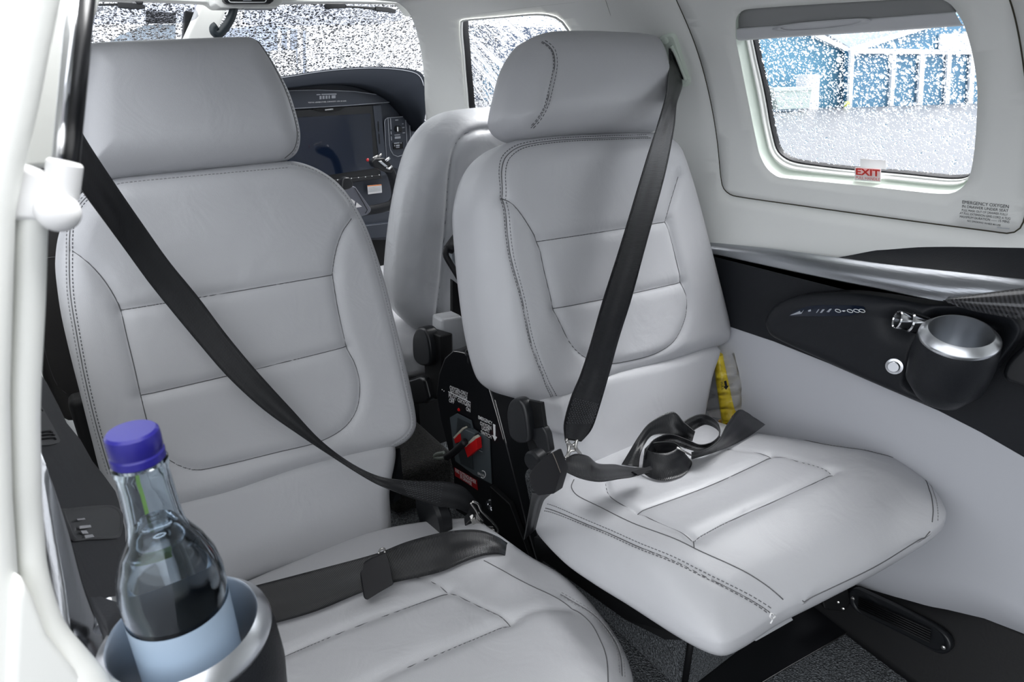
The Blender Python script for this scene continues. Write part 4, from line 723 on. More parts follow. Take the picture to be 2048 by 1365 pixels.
# pleated shade: cloth above, pull bar below
TA = cat_rom([(0.8842,0.6704,0.0931),(0.8715,0.6559,0.1047),(0.8663,0.6374,0.1093),(0.8693,0.5153,0.1064),(0.8745,0.4264,0.102),(0.8785,0.3804,0.0988),(0.8903,0.3713,0.0874)], 60); TB = cat_rom([(0.894,0.6734,0.0834),(0.8949,0.5662,0.0829),(0.8951,0.4557,0.0821),(0.8959,0.3695,0.0819)], 60)
mb = MB(); G = []
for i in range(29):
    t = i/28; row = TA+(TB-TA)*t; G.append(row+np.array([.0035, 0, .001])*(1 if i % 2 else -.2))
loft_into(mb, G, closed=False); mb.build('window_shade', SHADEM, h)
BA = cat_rom([(0.89,0.6706,0.0844),(0.8904,0.5637,0.0838),(0.8912,0.454,0.0829),(0.8921,0.3677,0.0826)], 40); BB = cat_rom([(0.9048,0.678,0.0687),(0.9046,0.5695,0.0689),(0.9052,0.4576,0.0683),(0.905,0.3614,0.0686)], 40)
mb = MB(); loft_into(mb, [BA+np.array([.012, 0, 0]), BA, BA+(BB-BA)*.15+np.array([-.004, 0, 0]), BA+(BB-BA)*.9+np.array([-.004, 0, 0]), BB, BB+np.array([.012, 0, 0])], closed=False); mb.build('shade_bar', SHADEBAR, h)
el = [V3(p) for p in cat_rom([(0.8871,0.604,0.0793),(0.8838,0.5825,0.0829),(0.8831,0.5299,0.0841),(0.8844,0.476,0.0831),(0.8864,0.4625,0.081),(0.8896,0.4741,0.0768),(0.8922,0.526,0.0745),(0.892,0.5863,0.0751)], 40, True)]; ec = np.mean(el, 0)
mb = MB(); loft_into(mb, [[q+np.array([.003, 0, 0]) for q in el], [q+np.array([-.001, 0, 0]) for q in el], [ec+(q-ec)*.82+np.array([-.0005, 0, 0]) for q in el]]); disc_fill(mb, [ec+(q-ec)*.82+np.array([.001, 0, .0]) for q in el]); mb.build('shade_handle', SHADEBAR, h)
ex = prism('exit_label', [(1.0018,0.502,-0.1145),(1.0013,0.4628,-0.1129),(1.005,0.4604,-0.132),(1.0052,0.4997,-0.1338)], (-.0012, 0, 0), PAPER, h)
EQ = [(0.9996,0.4971,-0.1248),(0.9995,0.461,-0.1239),(0.997,0.4979,-0.1149)]; text('lettering', 'EXIT', EQ[0], EQ[1], EQ[2], REDINK, ex, .03)
EQ = [(1.0002,0.4962,-0.1308),(1.0001,0.4599,-0.1301),(0.9992,0.4965,-0.1266)]; text('lettering', 'PULL HANDLE', EQ[0], EQ[1], EQ[2], REDINK, ex, .002)
prism('pull_tab', [(1.0177,0.5044,-0.1021),(1.0173,0.4658,-0.1018),(1.02,0.4634,-0.115),(1.0205,0.5029,-0.1158)], (-.0008, 0, 0), mat('milky_film', (.78, .78, .79), .4), h)
for s, q, b in (('EMERGENCY OXYGEN', [(0.9928,0.3429,-0.1468),(0.9931,0.2897,-0.1455),(0.9919,0.3434,-0.1424)], 0), ('IN DRAWER UNDER SEAT', [(0.9935,0.3422,-0.1522),(0.9937,0.2891,-0.1506),(0.9936,0.3428,-0.1486)], 0), ('PULL MASK OUT OF DRAWER FULLY', [(0.9944,0.3416,-0.157),(0.9945,0.2887,-0.1552),(0.9942,0.342,-0.154)], 0),
                ('AT FULL EXTENSION GIVE CORD A TUG', [(0.9953,0.3436,-0.1615),(0.9949,0.2849,-0.1599),(0.9941,0.3436,-0.1583)], 0), ('MAXIMUM DURATION ------ 15 MINS', [(0.9956,0.3423,-0.1662),(0.9952,0.2849,-0.1642),(0.9955,0.3427,-0.1631)], 0), ('NO SMOKING WHILE IN USE', [(0.9963,0.3324,-0.1702),(0.9962,0.2935,-0.1701),(0.996,0.3326,-0.1678)], 0)):
    text('placard_line', s, *q, INK, h, b, lift=.0002)
prism('placard_line', [(0.9966,0.2972,-0.1719),(0.9961,0.2831,-0.1713),(0.996,0.2829,-0.172),(0.9964,0.2969,-0.1727)], (-.0003, 0, 0), GINK, h)
# cockpit side window
win2 = thing('window_2', 'rain-streaked cockpit side window behind the right headrest', 'window', (.95, 1.5, .05)); win2['kind'] = 'structure'
mb = MB(); loft_into(mb, [ring(CKW, -.001), ring(inset(CKW, .985), -.0035), ring(inset(CKW, .97), -.001), ring(inset(CKW, .965), .02)]); mb.build('window_frame', CREAM, win2)
mb = MB(); loft_into(mb, [ring(inset(CKW, .968), .003), ring(inset(CKW, .955), .006), ring(inset(CKW, .95), .022)]); mb.build('window_seal', RUBBER, win2)
skin('window_pane', inset(CKW, .97), [], RAINS, win2, off=.02, dy=.05, dv=.08, thick=0)
tube('trim_1', cat_rom([(0.8064,0.8806,0.1449),(0.8543,0.9073,0.1118),(0.8797,0.911,0.089),(0.9088,0.9259,0.0572)], 20), .0007, mat('liner_joint', (.45, .45, .43), .6), None, seg=6)['kind'] = 'structure'
tube('trim_2', cat_rom([(0.7876,1.4413,0.1554),(0.7997,1.2622,0.1487),(0.8054,1.0891,0.1453),(0.8105,0.9606,0.1422)], 20), .0007, MATS['liner_joint'], None, seg=6)['kind'] = 'structure'
# left side wall forward of the open door
lw = [(.055, .10), (.0, .03), (-.06, -.06), (-.105, -.15), (-.13, -.23)]
mb = MB()
for a, b in ((.56, .60), (1.02, 1.12), (1.72, 1.86)): loft_into(mb, [[(x, y, z) for y in np.linspace(a, b, 4)] for x, z in lw], closed=False)
loft_into(mb, [[(x, y, z) for y in np.linspace(.56, 1.86, 14)] for x, z in [(-.13, -.23), (-.138, -.30), (-.138, -.6), (-.134, FLOOR)]], closed=False)
o = mb.build('wall_left', LINER, None, 'structure', recalc=True)
s_ = o.modifiers.new('thickness', 'SOLIDIFY'); s_.thickness = .008; s_.offset = 0
for nm, a, b in (('window_4', .60, 1.02), ('window_5', 1.12, 1.72)):
    mb = MB(); loft_into(mb, [[(x-.012, y, z) for y in np.linspace(a, b, 8)] for x, z in lw], closed=False); mb.build(nm, RAIN, None, 'structure')
# lower side lining, kick panel, floor
def sheet(name, pts_top, pts_bot, m, d, kind='structure', parent=None):
    A = cat_rom(pts_top, 40); B = cat_rom(pts_bot, 40); mb = MB(); rows = [A+(B-A)*t for t in np.linspace(0, 1, 12)]
    loft_into(mb, rows, closed=False); o = mb.build(name, m, parent, kind, recalc=True); s_ = o.modifiers.new('thickness', 'SOLIDIFY'); s_.thickness = d; s_.offset = 0; return o
sheet('trim_3', [(1.018, 1.25, -.33), (1.018, .6, -.33), (1.018, .1, -.35), (1.018, -.5, -.30), (1.018, -1.3, -.30)], [(0.978,0.5608,-0.9181),(0.978,0.4361,-0.8601),(0.978,0.3435,-0.8197),(0.978,0.2705,-0.7885),(0.978,0.1162,-0.7231)]+[(.978, -.2, -.75), (.978, -.5, -.75), (.978, -1.3, -.75)], PANELGREY, .006)
sheet('baseboard_right', [(0.984,0.6022,-0.9242),(0.984,0.4404,-0.8568),(0.984,0.3471,-0.8179),(0.984,0.2738,-0.786),(0.984,0.1186,-0.7213)]+[(.984, -.2, -.74), (.984, -.5, -.74), (.984, -1.3, -.74)], [(.945, .9, FLOOR-.005), (.945, .6, FLOOR-.005), (.94, .4, FLOOR-.005), (.93, .3, FLOOR-.005), (.91, .0, FLOOR-.005), (.90, -.3, FLOOR-.005), (.90, -.5, FLOOR-.005), (.90, -1.3, FLOOR-.005)], BLACKM, .006)
va = thing('floor_air_vent', 'black oval slotted air vent low on the side wall by the floor', 'air vent', (.96, .28, -.82))
vp = cat_rom([(0.953,0.3374,-0.8235),(0.955,0.3377,-0.8102),(0.955,0.3296,-0.7992),(0.955,0.3069,-0.7942),(0.952,0.2596,-0.7836),(0.948,0.2081,-0.7746),(0.945,0.1882,-0.7765),(0.943,0.1798,-0.7881),(0.942,0.1813,-0.8003),(0.942,0.1899,-0.8106),(0.943,0.2034,-0.8155),(0.946,0.2477,-0.8237),(0.95,0.3118,-0.838),(0.952,0.329,-0.8355)], 70, True); vc = vp.mean(0); nv = unit(np.array([-.98, 0, .2]))
mb = MB(); loft_into(mb, [vp-nv*.012, vp, vc+(vp-vc)*.96+nv*.002, vc+(vp-vc)*.88-nv*.001]); disc_fill(mb, vc+(vp-vc)*.88-nv*.001); mb.build('vent_body', BLACK, va, recalc=True)
for k in range(6):
    t = k/5-.5
    a = V3([(0.948,0.3191,-0.8069)][0])*(1-(k/5))+V3([(0.944,0.3152,-0.8237)][0])*(k/5); b = V3([(0.943,0.2101,-0.7815)][0])*(1-(k/5))+V3([(0.938,0.2052,-0.7991)][0])*(k/5)
    tube('vent_slat', [a, b], .0013, BLACKM, va, seg=6)
for q in [(0.947,0.3272,-0.8151),(0.938,0.1876,-0.7932)]: lathe('vent_screw', q, tuple(nv), [(0, .002), (.003, .0015), (.0035, 0)], STEEL, va, 14)
mb = MB(); nx, ny = 24, 60
box_into(mb, (.43, .42, FLOOR-.02), (1.14, 3.5, .04)); mb.build('floor', CARPET, None, 'structure')
fp = prism('floor_plate', [tuple(p) for p in [(0.5647,0.4003,-0.876),(0.6069,0.4279,-0.876),(0.6875,0.4343,-0.876),(0.8049,0.4211,-0.876),(0.9792,0.3934,-0.876),(1.0151,0.3653,-0.876),(0.9787,0.3114,-0.876),(0.863,0.3259,-0.876),(0.7853,0.3365,-0.876),(0.722,0.3441,-0.876),(0.6333,0.3523,-0.876)]], (0, 0, -.003), SATIN, None)
tag(fp, 'black metal plate on the carpet in front of the right seat base', 'floor plate')
tube('plate_edge', [(0.9782,0.3112,-0.8755),(0.8625,0.3257,-0.8755),(0.7849,0.3363,-0.8755),(0.7216,0.3439,-0.8755),(0.633,0.3521,-0.8755)], .0009, STEEL, fp, seg=6)
bj = tag(prism('floor_bracket', [(0.9,0.3622,-0.8022),(0.92,0.3572,-0.7949),(0.95,0.341,-0.7987),(0.95,0.3298,-0.8269),(0.94,0.3309,-0.8461),(0.9,0.3477,-0.8296)], (.01, .03, 0), BLACKM, None, bevel=.003), 'small black bracket on the floor beside the oval vent', 'bracket')
for q in [(0.928,0.3414,-0.8238),(0.935,0.3338,-0.8363)]: lathe('bracket_screw', q, (-1, -.3, .3), [(0, .003), (.0025, .002), (.003, 0)], STEEL, bj, 12)
tun = tag(box('carpeted_tunnel', (.50, 1.42, -.82), (.16, .75, .11), DCARPET, None, bevel=.02), 'dark carpeted floor hump leading forward between the seats', 'floor hump')

# ================================================================== wall belt guide
bg = thing('belt_guide', 'pale mint belt guide on the wall with a round bolt, black strap through its slot', 'belt guide', (.93, .84, .05))
go = cat_rom([(0.8834,0.8179,0.0791),(0.8785,0.8027,0.0834),(0.8783,0.7861,0.084),(0.8866,0.7847,0.0759),(0.9074,0.7887,0.0521),(0.9294,0.7902,0.0224),(0.9355,0.7884,0.0127),(0.9407,0.7949,0.0037),(0.9422,0.8072,0.0013),(0.9352,0.8143,0.0129),(0.9178,0.8164,0.0389),(0.9129,0.8277,0.0448),(0.8996,0.8282,0.0614)], 60, True); gc = go.mean(0)
mb = MB(); loft_into(mb, [go+np.array([.012, 0, .003]), go, gc+(go-gc)*.9+np.array([-.003, 0, -.001])]); disc_fill(mb, gc+(go-gc)*.9+np.array([-.003, 0, -.001])); mb.build('guide_plate', MINT, bg, recalc=True)
prism('guide_slot', [(0.8917,0.8041,0.0632),(0.8915,0.7996,0.0638),(0.906,0.7978,0.0461),(0.924,0.7943,0.0208),(0.9292,0.7977,0.0127),(0.9191,0.8093,0.0291),(0.9053,0.8131,0.0466)], (.001, 0, 0), BLACKM, bg)
tube('guide_lip', [(0.8872,0.7938,0.0657),(0.8988,0.7923,0.0521),(0.9163,0.7923,0.0303),(0.928,0.7899,0.0127)], .003, MINT, bg, smooth_n=20)
lathe('guide_bolt', [(0.8841,0.8033,0.0753)][0], (-.9, -.3, -.3), [(0, .007), (.005, .006), (.0062, .004), (.0062, 0)], MINT, bg, 24)

# ================================================================== right armrest
ar = thing('side_armrest', 'black leather armrest along the right wall with cup holder, brushed rail and carbon trim', 'armrest', (.96, .4, -.4), 'cabin side armrests')
prism('base_panel', [(1.0,0.7706,-0.2975),(1.0,0.7596,-0.2973),(1.0,0.5404,-0.2918),(1.0,0.3338,-0.2844),(1.0,0.2339,-0.2778),(1.0,0.1971,-0.3153),(1.0,0.1518,-0.4827),(1.0,0.1882,-0.4761),(1.0,0.2447,-0.463),(1.0,0.3024,-0.4537),(1.0,0.3846,-0.4478),(1.0,0.4783,-0.4403),(1.0,0.5851,-0.4355),(1.0,0.6937,-0.4368),(1.0,0.7499,-0.4401)], (.02, 0, 0), DARKLEATHER, ar, bevel=.003)
RT = cat_rom([(1.0,0.7691,-0.282),(1.0,0.7594,-0.2821),(0.985,0.6063,-0.263),(0.975,0.49,-0.2518),(0.97,0.4153,-0.245),(0.965,0.3184,-0.2338),(0.96,0.2419,-0.2248),(0.96,0.2113,-0.2211)], 60); RB_ = cat_rom([(0.985,0.7514,-0.2955),(0.982,0.7371,-0.2951),(0.96,0.5182,-0.2834),(0.953,0.4001,-0.2764),(0.948,0.3179,-0.2715),(0.948,0.2773,-0.2589),(0.945,0.23,-0.2519),(0.945,0.1997,-0.2485)], 60)
mb = MB(); up = np.array([.006, 0, .003]); loft_into(mb, [RT+np.array([.02, 0, -.004]), RT+np.array([.003, 0, .0005]), RT, RT+(RB_-RT)*.5+np.array([-.0015, 0, .0005]), RB_, RB_+np.array([.004, 0, -.003]), RB_+np.array([.02, 0, -.003])], closed=False); mb.build('aluminium_rail', ALU, ar, label='brushed aluminium rail', recalc=True)
mb = MB(); LA_ = cat_rom([(0.976,0.4905,-0.2521),(0.995,0.478,-0.2482),(1.0,0.4373,-0.2316),(1.0,0.3772,-0.2142),(1.0,0.2634,-0.1909),(1.0,0.2321,-0.186)], 40); LB_ = cat_rom([(0.976,0.4903,-0.2529),(0.972,0.416,-0.2463),(0.967,0.3189,-0.235),(0.962,0.2422,-0.2259),(0.962,0.2116,-0.2222)], 40)
loft_into(mb, [LA_, LA_+(LB_-LA_)*.5+np.array([.0, 0, -.012]), LB_+np.array([.003, 0, -.003])], closed=False); mb.build('tray_recess', DARKLEATHER, ar, recalc=True)
mb = MB(); CA_ = cat_rom([(0.944,0.3165,-0.2703),(0.943,0.3091,-0.2638),(0.943,0.2834,-0.2527),(0.945,0.2354,-0.2317),(0.945,0.2074,-0.22)], 30); CB_ = cat_rom([(0.944,0.3164,-0.271),(0.94,0.306,-0.2717),(0.936,0.276,-0.2721),(0.93,0.2214,-0.2668),(0.93,0.1906,-0.2663)], 30)
loft_into(mb, [CA_+np.array([.015, 0, 0]), CA_, CA_+(CB_-CA_)*.5+np.array([-.004, 0, .002]), CB_, CB_+np.array([.02, 0, -.002])], closed=False); mb.build('carbon_trim', CARBON, ar, recalc=True)
PDO = [(-0.5843,-0.3891),(-0.5829,-0.3743),(-0.5671,-0.3474),(-0.5268,-0.3228),(-0.4566,-0.2998),(-0.4024,-0.2918),(-0.3406,-0.2863),(-0.2858,-0.273),(-0.2456,-0.274),(-0.2304,-0.2867),(-0.2291,-0.3016),(-0.2369,-0.3293),(-0.2489,-0.3702),(-0.2557,-0.3954),(-0.2626,-0.4149),(-0.2727,-0.4275),(-0.2927,-0.4341),(-0.3437,-0.4327),(-0.4621,-0.4224),(-0.5664,-0.4102)]
def podx(P):
    g = lambda cx, cy, s: np.exp(-(((P[:, 0]-cx)**2+(P[:, 1]-cy)**2)/s**2))
    
    sm = lambda x, a, b: np.clip((x-a)/(b-a), 0, 1)**2*(3-2*np.clip((x-a)/(b-a), 0, 1))
    cup = sm(P[:, 0], -.345, -.325)*sm(-P[:, 0], .205, .225)*sm(P[:, 1], -.425, -.40)
    return -.043*cup-.024*g(-.365, -.315, .024)*(1-cup)+.006*g(-.30, -.43, .05)
p = Pad('PD', PDO, T=.045, Re=.022, Reh=.018, M=220, K=60, extra=podx, Rb=.004); p.mesh('control_pod', DARKLEATHER, ar)
cax = unit(np.array([-.26, -.10, .96])); cc = V3([(0.918,0.2786,-0.2972)][0])
lathe('cup_housing', cc, cax, [(.0445, -.011), (.0475, -.018), (.0495, -.05), (.047, -.085), (.032, -.110), (0, -.120)], DARKLEATHER, ar, 56)
chh = lathe('cup_holder', cc, cax, [(0, -.075), (.0335, -.075), (.035, -.06), (.0363, .0005), (.0371, .001), (.0458, -.0075), (.0466, -.011), (.0455, -.014)], SPUN, ar, 64); chh['label'] = 'spun aluminium cup holder'
gax = unit(np.array([-.66, .72, .16])); gcn = V3([(0.945,0.3424,-0.3123)][0])
lathe('air_nozzle', gcn, gax, [(.0100, .006), (.0115, .025), (.0128, .0265), (.0138, .025), (.0138, .012), (.0128, .010), (.0145, .008), (.0145, -.012), (.006, -.02), (0, -.02)], CHROME, ar, 36)['label'] = 'chrome air nozzle'
lathe('nozzle_bore', gcn, gax, [(0, .012), (.0106, .012)], BLACKM, ar, 28)
bt = V3([(0.944,0.3551,-0.3837)][0]); lathe('push_button', bt, (-1, -.15, .1), [(0, .0065), (.0072, .0065), (.008, .0055), (.008, .003), (.009, .0025), (.0118, .002), (.012, -.004)], SPUN, ar, 40)
spn = prism('switch_panel', [(0.9485,0.5352,-0.3594),(0.9485,0.5317,-0.3539),(0.9485,0.5239,-0.3462),(0.9485,0.5059,-0.3331),(0.9485,0.4858,-0.3257),(0.9485,0.4395,-0.3126),(0.9485,0.4217,-0.3092),(0.9485,0.4168,-0.311),(0.9485,0.4212,-0.3187),(0.9485,0.4361,-0.3289),(0.9485,0.4664,-0.3388)], (.003, 0, 0), SCREEN, ar)
for q in ([(0.948,0.5035,-0.3393),(0.948,0.4989,-0.3362),(0.948,0.4982,-0.3395),(0.948,0.5022,-0.3416)], [(0.948,0.4896,-0.3396),(0.948,0.4867,-0.3327),(0.948,0.4851,-0.3322),(0.948,0.488,-0.3391)], [(0.948,0.4831,-0.3377),(0.948,0.4802,-0.3308),(0.948,0.4763,-0.3297),(0.948,0.4799,-0.3367)], [(0.948,0.4731,-0.333),(0.948,0.4686,-0.3266),(0.948,0.4655,-0.3257),(0.948,0.469,-0.3327)], [(0.948,0.4502,-0.3247),(0.948,0.4466,-0.3228),(0.948,0.4435,-0.3227),(0.948,0.4461,-0.3251)], [(0.948,0.5326,-0.3568),(0.948,0.5168,-0.3441),(0.948,0.5145,-0.3469),(0.948,0.5104,-0.3404),(0.948,0.5133,-0.3483)]):
    prism('switch_mark', q, (-.0004, 0, 0), WINK if q[0][2] > -.33 else GINK, spn)
for q in [(0.948,0.4556,-0.3262),(0.948,0.4374,-0.3213),(0.948,0.428,-0.3182),(0.948,0.42,-0.3159)]:
    tube('switch_mark', [(q[0], q[1]+.0045*math.cos(a), q[2]+.0022*math.sin(a)) for a in np.linspace(0, 6.28, 16, endpoint=False)], .0006, WINK, spn, seg=6, closed=True)
prism('blank_cover', [(0.958,0.2326,-0.3499),(0.958,0.2324,-0.3375),(0.958,0.2281,-0.3243),(0.958,0.2199,-0.3059),(0.958,0.2048,-0.2804),(0.958,0.181,-0.3688),(0.958,0.2052,-0.3616),(0.958,0.2242,-0.3606),(0.958,0.2296,-0.3569)], (.02, 0, 0), BLACK, ar, bevel=.006)

# ================================================================== left side: armrest, cup, bottle, door post, strut
al = thing('side_armrest', 'black leather armrest on the near left with speaker slots and silver rail', 'armrest', (-.07, .6, -.35), 'cabin side armrests')
LN = V3((.976, 0, .217))
prism('base_panel', [(-0.0855,0.7656,-0.2677),(-0.0806,0.8172,-0.2898),(-0.0785,0.8374,-0.2993),(-0.0744,0.8391,-0.3178),(-0.0688,0.8232,-0.3428),(-0.0652,0.8074,-0.3592),(-0.0584,0.819,-0.3896),(-0.0526,0.8075,-0.4159),(-0.0471,0.8155,-0.4404),(-0.0395,0.8212,-0.4745),(-0.0382,0.7992,-0.4807),(-0.0372,0.7455,-0.4852),(-0.0429,0.5868,-0.4596),(-0.0491,0.4363,-0.4316),(-0.0538,0.4199,-0.4103),(-0.0549,0.4331,-0.4054),(-0.0573,0.4748,-0.3945),(-0.0602,0.4858,-0.3815),(-0.0635,0.5109,-0.3666),(-0.0674,0.5627,-0.3492),(-0.0713,0.6,-0.3315),(-0.077,0.6419,-0.306),(-0.0796,0.6545,-0.2944),(-0.0846,0.6875,-0.272)], tuple(-LN*.03), DARKLEATHER, al, bevel=.003)
RA = cat_rom([(-0.0785,0.646,-0.2813),(-0.0771,0.6412,-0.2877),(-0.0749,0.6242,-0.2975),(-0.0693,0.5834,-0.3224),(-0.0655,0.5472,-0.3396),(-0.0618,0.4968,-0.3565),(-0.0587,0.4728,-0.3703),(-0.0559,0.4622,-0.3829),(-0.0538,0.4198,-0.3925),(-0.0531,0.3965,-0.3955)], 60); RBt = cat_rom([(-0.0824,0.6553,-0.2844),(-0.0802,0.65,-0.2941),(-0.0788,0.632,-0.3002),(-0.0751,0.5726,-0.317),(-0.072,0.5099,-0.3308),(-0.0702,0.4705,-0.3392),(-0.0688,0.4327,-0.3453),(-0.065,0.4294,-0.3625),(-0.0619,0.4098,-0.3764),(-0.0609,0.3887,-0.3809)], 60)
mb = MB(); loft_into(mb, [RA-LN*.006, RA, RA+(RBt-RA)*.12+LN*.001, RA+(RBt-RA)*.5+LN*.002, RA+(RBt-RA)*.9+LN*.001, RBt, RBt-LN*.006], closed=False); mb.build('aluminium_rail', ALU, al, label='brushed aluminium rail', recalc=True)
prism('outer_ledge', [(-0.087,0.6965,-0.2969),(-0.0839,0.6884,-0.3107),(-0.0789,0.6019,-0.3332),(-0.0757,0.5359,-0.3477),(-0.0738,0.4945,-0.3565),(-0.0721,0.4528,-0.3642),(-0.0751,0.4285,-0.3503),(-0.0829,0.4102,-0.3154),(-0.087,0.5444,-0.2971)], tuple(-LN*.01), DARKLEATHER, al)
tube('ledge_edge', [(-0.0791,0.4725,-0.3191),(-0.0785,0.4614,-0.3218),(-0.0776,0.4434,-0.3256),(-0.0763,0.4312,-0.3316),(-0.0739,0.4312,-0.3425)], .0012, CHROME, al, smooth_n=20)
vg = prism('speaker_grille', [(-0.0822,0.6875,-0.278),(-0.0783,0.7244,-0.2956),(-0.0764,0.7377,-0.3043),(-0.0714,0.7274,-0.3265),(-0.0688,0.7196,-0.3385),(-0.0692,0.7098,-0.3364),(-0.0728,0.6766,-0.3205),(-0.0768,0.6417,-0.3022),(-0.0814,0.6078,-0.2816)], tuple(LN*.001), BLACK, al, bevel=.0005)
for q in ([(-0.0762,0.6575,-0.296),(-0.0717,0.7005,-0.3163),(-0.0707,0.7056,-0.3209)], [(-0.0765,0.6483,-0.2945),(-0.0709,0.7002,-0.3199),(-0.0699,0.7053,-0.3245)], [(-0.0765,0.6411,-0.2947),(-0.0701,0.6987,-0.3235),(-0.0693,0.7009,-0.3272)], [(-0.0786,0.6948,-0.2851),(-0.0761,0.7202,-0.2966),(-0.0753,0.7224,-0.3002)], [(-0.0786,0.6891,-0.2853),(-0.0755,0.7206,-0.2993),(-0.0747,0.7229,-0.3029)]): tube('grille_slot', q, .0009, RUBBER, vg, seg=6)
mb = MB(); rc = cat_rom([(-0.0699,0.5731,-0.3334),(-0.0667,0.597,-0.3479),(-0.0539,0.6849,-0.4052),(-0.0434,0.7529,-0.4524),(-0.0378,0.7751,-0.4776),(-0.0384,0.7422,-0.4751),(-0.0418,0.6969,-0.4598),(-0.0466,0.6652,-0.4383),(-0.0582,0.5964,-0.3862),(-0.066,0.5498,-0.351),(-0.0676,0.5569,-0.3436)], 60, True); rcc = rc.mean(0)
loft_into(mb, [rc, rcc+(rc-rcc)*.95+LN*.0015, rcc+(rc-rcc)*.86-LN*.0]); disc_fill(mb, rcc+(rc-rcc)*.86+LN*.0); swl = mb.build('switch_recess', BLACK, al, recalc=True)
for q in ([(-0.0628,0.5928,-0.3584),(-0.0594,0.6161,-0.374),(-0.059,0.6159,-0.3758),(-0.0625,0.5926,-0.3601)], [(-0.0618,0.5874,-0.3631),(-0.0569,0.6187,-0.3851),(-0.0566,0.6165,-0.3866),(-0.0617,0.5832,-0.3636)], [(-0.0615,0.5808,-0.3642),(-0.059,0.5969,-0.3758),(-0.0582,0.5964,-0.3793),(-0.0608,0.5803,-0.3675)], [(-0.06,0.5825,-0.3711),(-0.0564,0.6052,-0.3872),(-0.0556,0.6057,-0.3909),(-0.0595,0.5807,-0.3735)]): prism('switch_mark', q, tuple(LN*.0005), CHROME, swl)
ln_c = V3((-.035, .43, -.315)); lathe('air_nozzle', [(-0.0455,0.445,-0.3563)][0], (.3, .9, .35), [(0, -.01), (.0095, -.01), (.0105, .006), (.0085, .01), (0, .006)], CHROME, al, 28)
prism('cup_bridge', [(-0.0563,0.46,-0.3424),(-0.0474,0.45,-0.3421),(-0.0362,0.44,-0.3446),(-0.0367,0.41,-0.3283),(-0.042,0.37,-0.3071),(-0.051,0.42,-0.3238)], (0, .0, -.03), DARKLEATHER, al, bevel=.004)
cl = V3((-.003, .355, -.3135))
lathe('cup_housing', cl, (0, 0, 1), [(.0485, -.011), (.052, -.022), (.0535, -.05), (.051, -.085), (.036, -.115), (0, -.122)], DARKLEATHER, al, 64)
lathe('cup_holder', cl, (0, 0, 1), [(0, -.092), (.039, -.092), (.0405, -.07), (.0420, -.001), (.0432, .001), (.0495, -.006), (.0505, -.010), (.049, -.014)], SPUN, al, 72)['label'] = 'spun aluminium cup holder'
# bottle
wb = thing('water_bottle', 'small clear glass water bottle with a blue cap in the left cup holder', 'bottle', (-.003, .355, -.403))
bb = (-.003, .355, -.403)
prof_o = [(0, .002), (.024, .001), (.0278, .005), (.0285, .012), (.0285, .112), (.0290, .118), (.0288, .128), (.0268, .140), (.0222, .152), (.0168, .162), (.0148, .168), (.0142, .175), (.0134, .198), (.0132, .206), (.0142, .208), (.0142, .2115), (.0118, .213), (.0118, .224), (.0095, .224)]
prof_i = [(.0095, .224), (.0100, .205), (.0112, .176), (.0125, .168), (.0195, .153), (.0243, .140), (.0262, .128), (.0264, .118), (.0260, .112), (.0260, .014), (.022, .008), (0, .010)]
lathe('glass_body', bb, (0, 0, 1), prof_o+prof_i[1:], BOTTLE, wb, 64)
lathe('water_fill', bb, (0, 0, 1), [(0, .0105), (.0218, .0085), (.0259, .0145), (.0259, .112), (.0263, .118), (.0261, .128), (.0242, .140), (.0194, .153), (.0126, .1665), (.0112, .172), (0, .172)], WATER, wb, 64)
lathe('bottle_cap', bb, (0, 0, 1), [(0, .2315), (.0118, .2315), (.0131, .2300), (.0134, .2275), (.0134, .2205), (.0129, .2195), (.0129, .2185), (.0136, .2175), (.0136, .2135), (.0128, .2125), (.0122, .2125)], BLUECAP, wb, 48)
lathe('paper_label', bb, (0, 0, 1), [(.0288, .030), (.0289, .031), (.0289, .1085), (.0288, .109)], LABELBLUE, wb, 64)
# lime strips behind the neck and shoulder, painted as the bottle's green reflection
def strip(z0, z1, a0, a1, r0, r1, nm):
    mb = MB(); rows = []
    for t in np.linspace(0, 1, 10):
        z = z0+(z1-z0)*t; r = r0+(r1-r0)*t; rows.append([(bb[0]+r*math.cos(a), bb[1]+r*math.sin(a), bb[2]+z) for a in np.linspace(a0, a1, 8)])
    loft_into(mb, rows, closed=False); mb.build(nm, LIME, wb)
strip(.166, .207, R(100), R(110), .0153, .0135, 'lime_reflection'); strip(.1245, .134, R(88), R(112), .0296, .0280, 'lime_reflection')
# door post, gas strut and bracket
dp = thing('door_post', 'cream door post at the very left edge, close to the viewer', 'door post', (-.08, .35, -.9)); dp['kind'] = 'structure'
def swell(name, px, d, m, parent, bev): return prism(name, px, d, m, parent, bevel=bev)
swell('post_body', [(-0.0214,0.33,0.0427),(0.0217,0.33,0.0468),(0.0154,0.33,0.0324),(0.0076,0.33,0.0141),(-0.0016,0.33,-0.0084),(-0.0112,0.33,-0.0296),(-0.0193,0.33,-0.0494),(-0.0291,0.33,-0.0852),(-0.0413,0.33,-0.1304),(-0.0527,0.33,-0.1801),(-0.0625,0.33,-0.2298),(-0.0752,0.33,-0.2977),(-0.1069,0.33,-0.2739)], (-.05, .13, 0), CREAM, dp, .012)
sp_ = cat_rom([(-0.0142,0.345,-0.0414),(-0.0188,0.345,-0.0563),(-0.0276,0.345,-0.0896),(-0.0407,0.345,-0.137),(-0.0497,0.345,-0.1758),(-0.0559,0.345,-0.2063),(-0.0608,0.342,-0.237),(-0.0618,0.338,-0.2646),(-0.0572,0.335,-0.2866),(-0.0529,0.332,-0.3057),(-0.0525,0.33,-0.3269)], 60)
mb = MB(); tube_into(mb, sp_, [.0062+.004*max(0, (i-38)/22) for i in range(60)], 18); mb.build('door_seal', CREAM, dp, recalc=True)
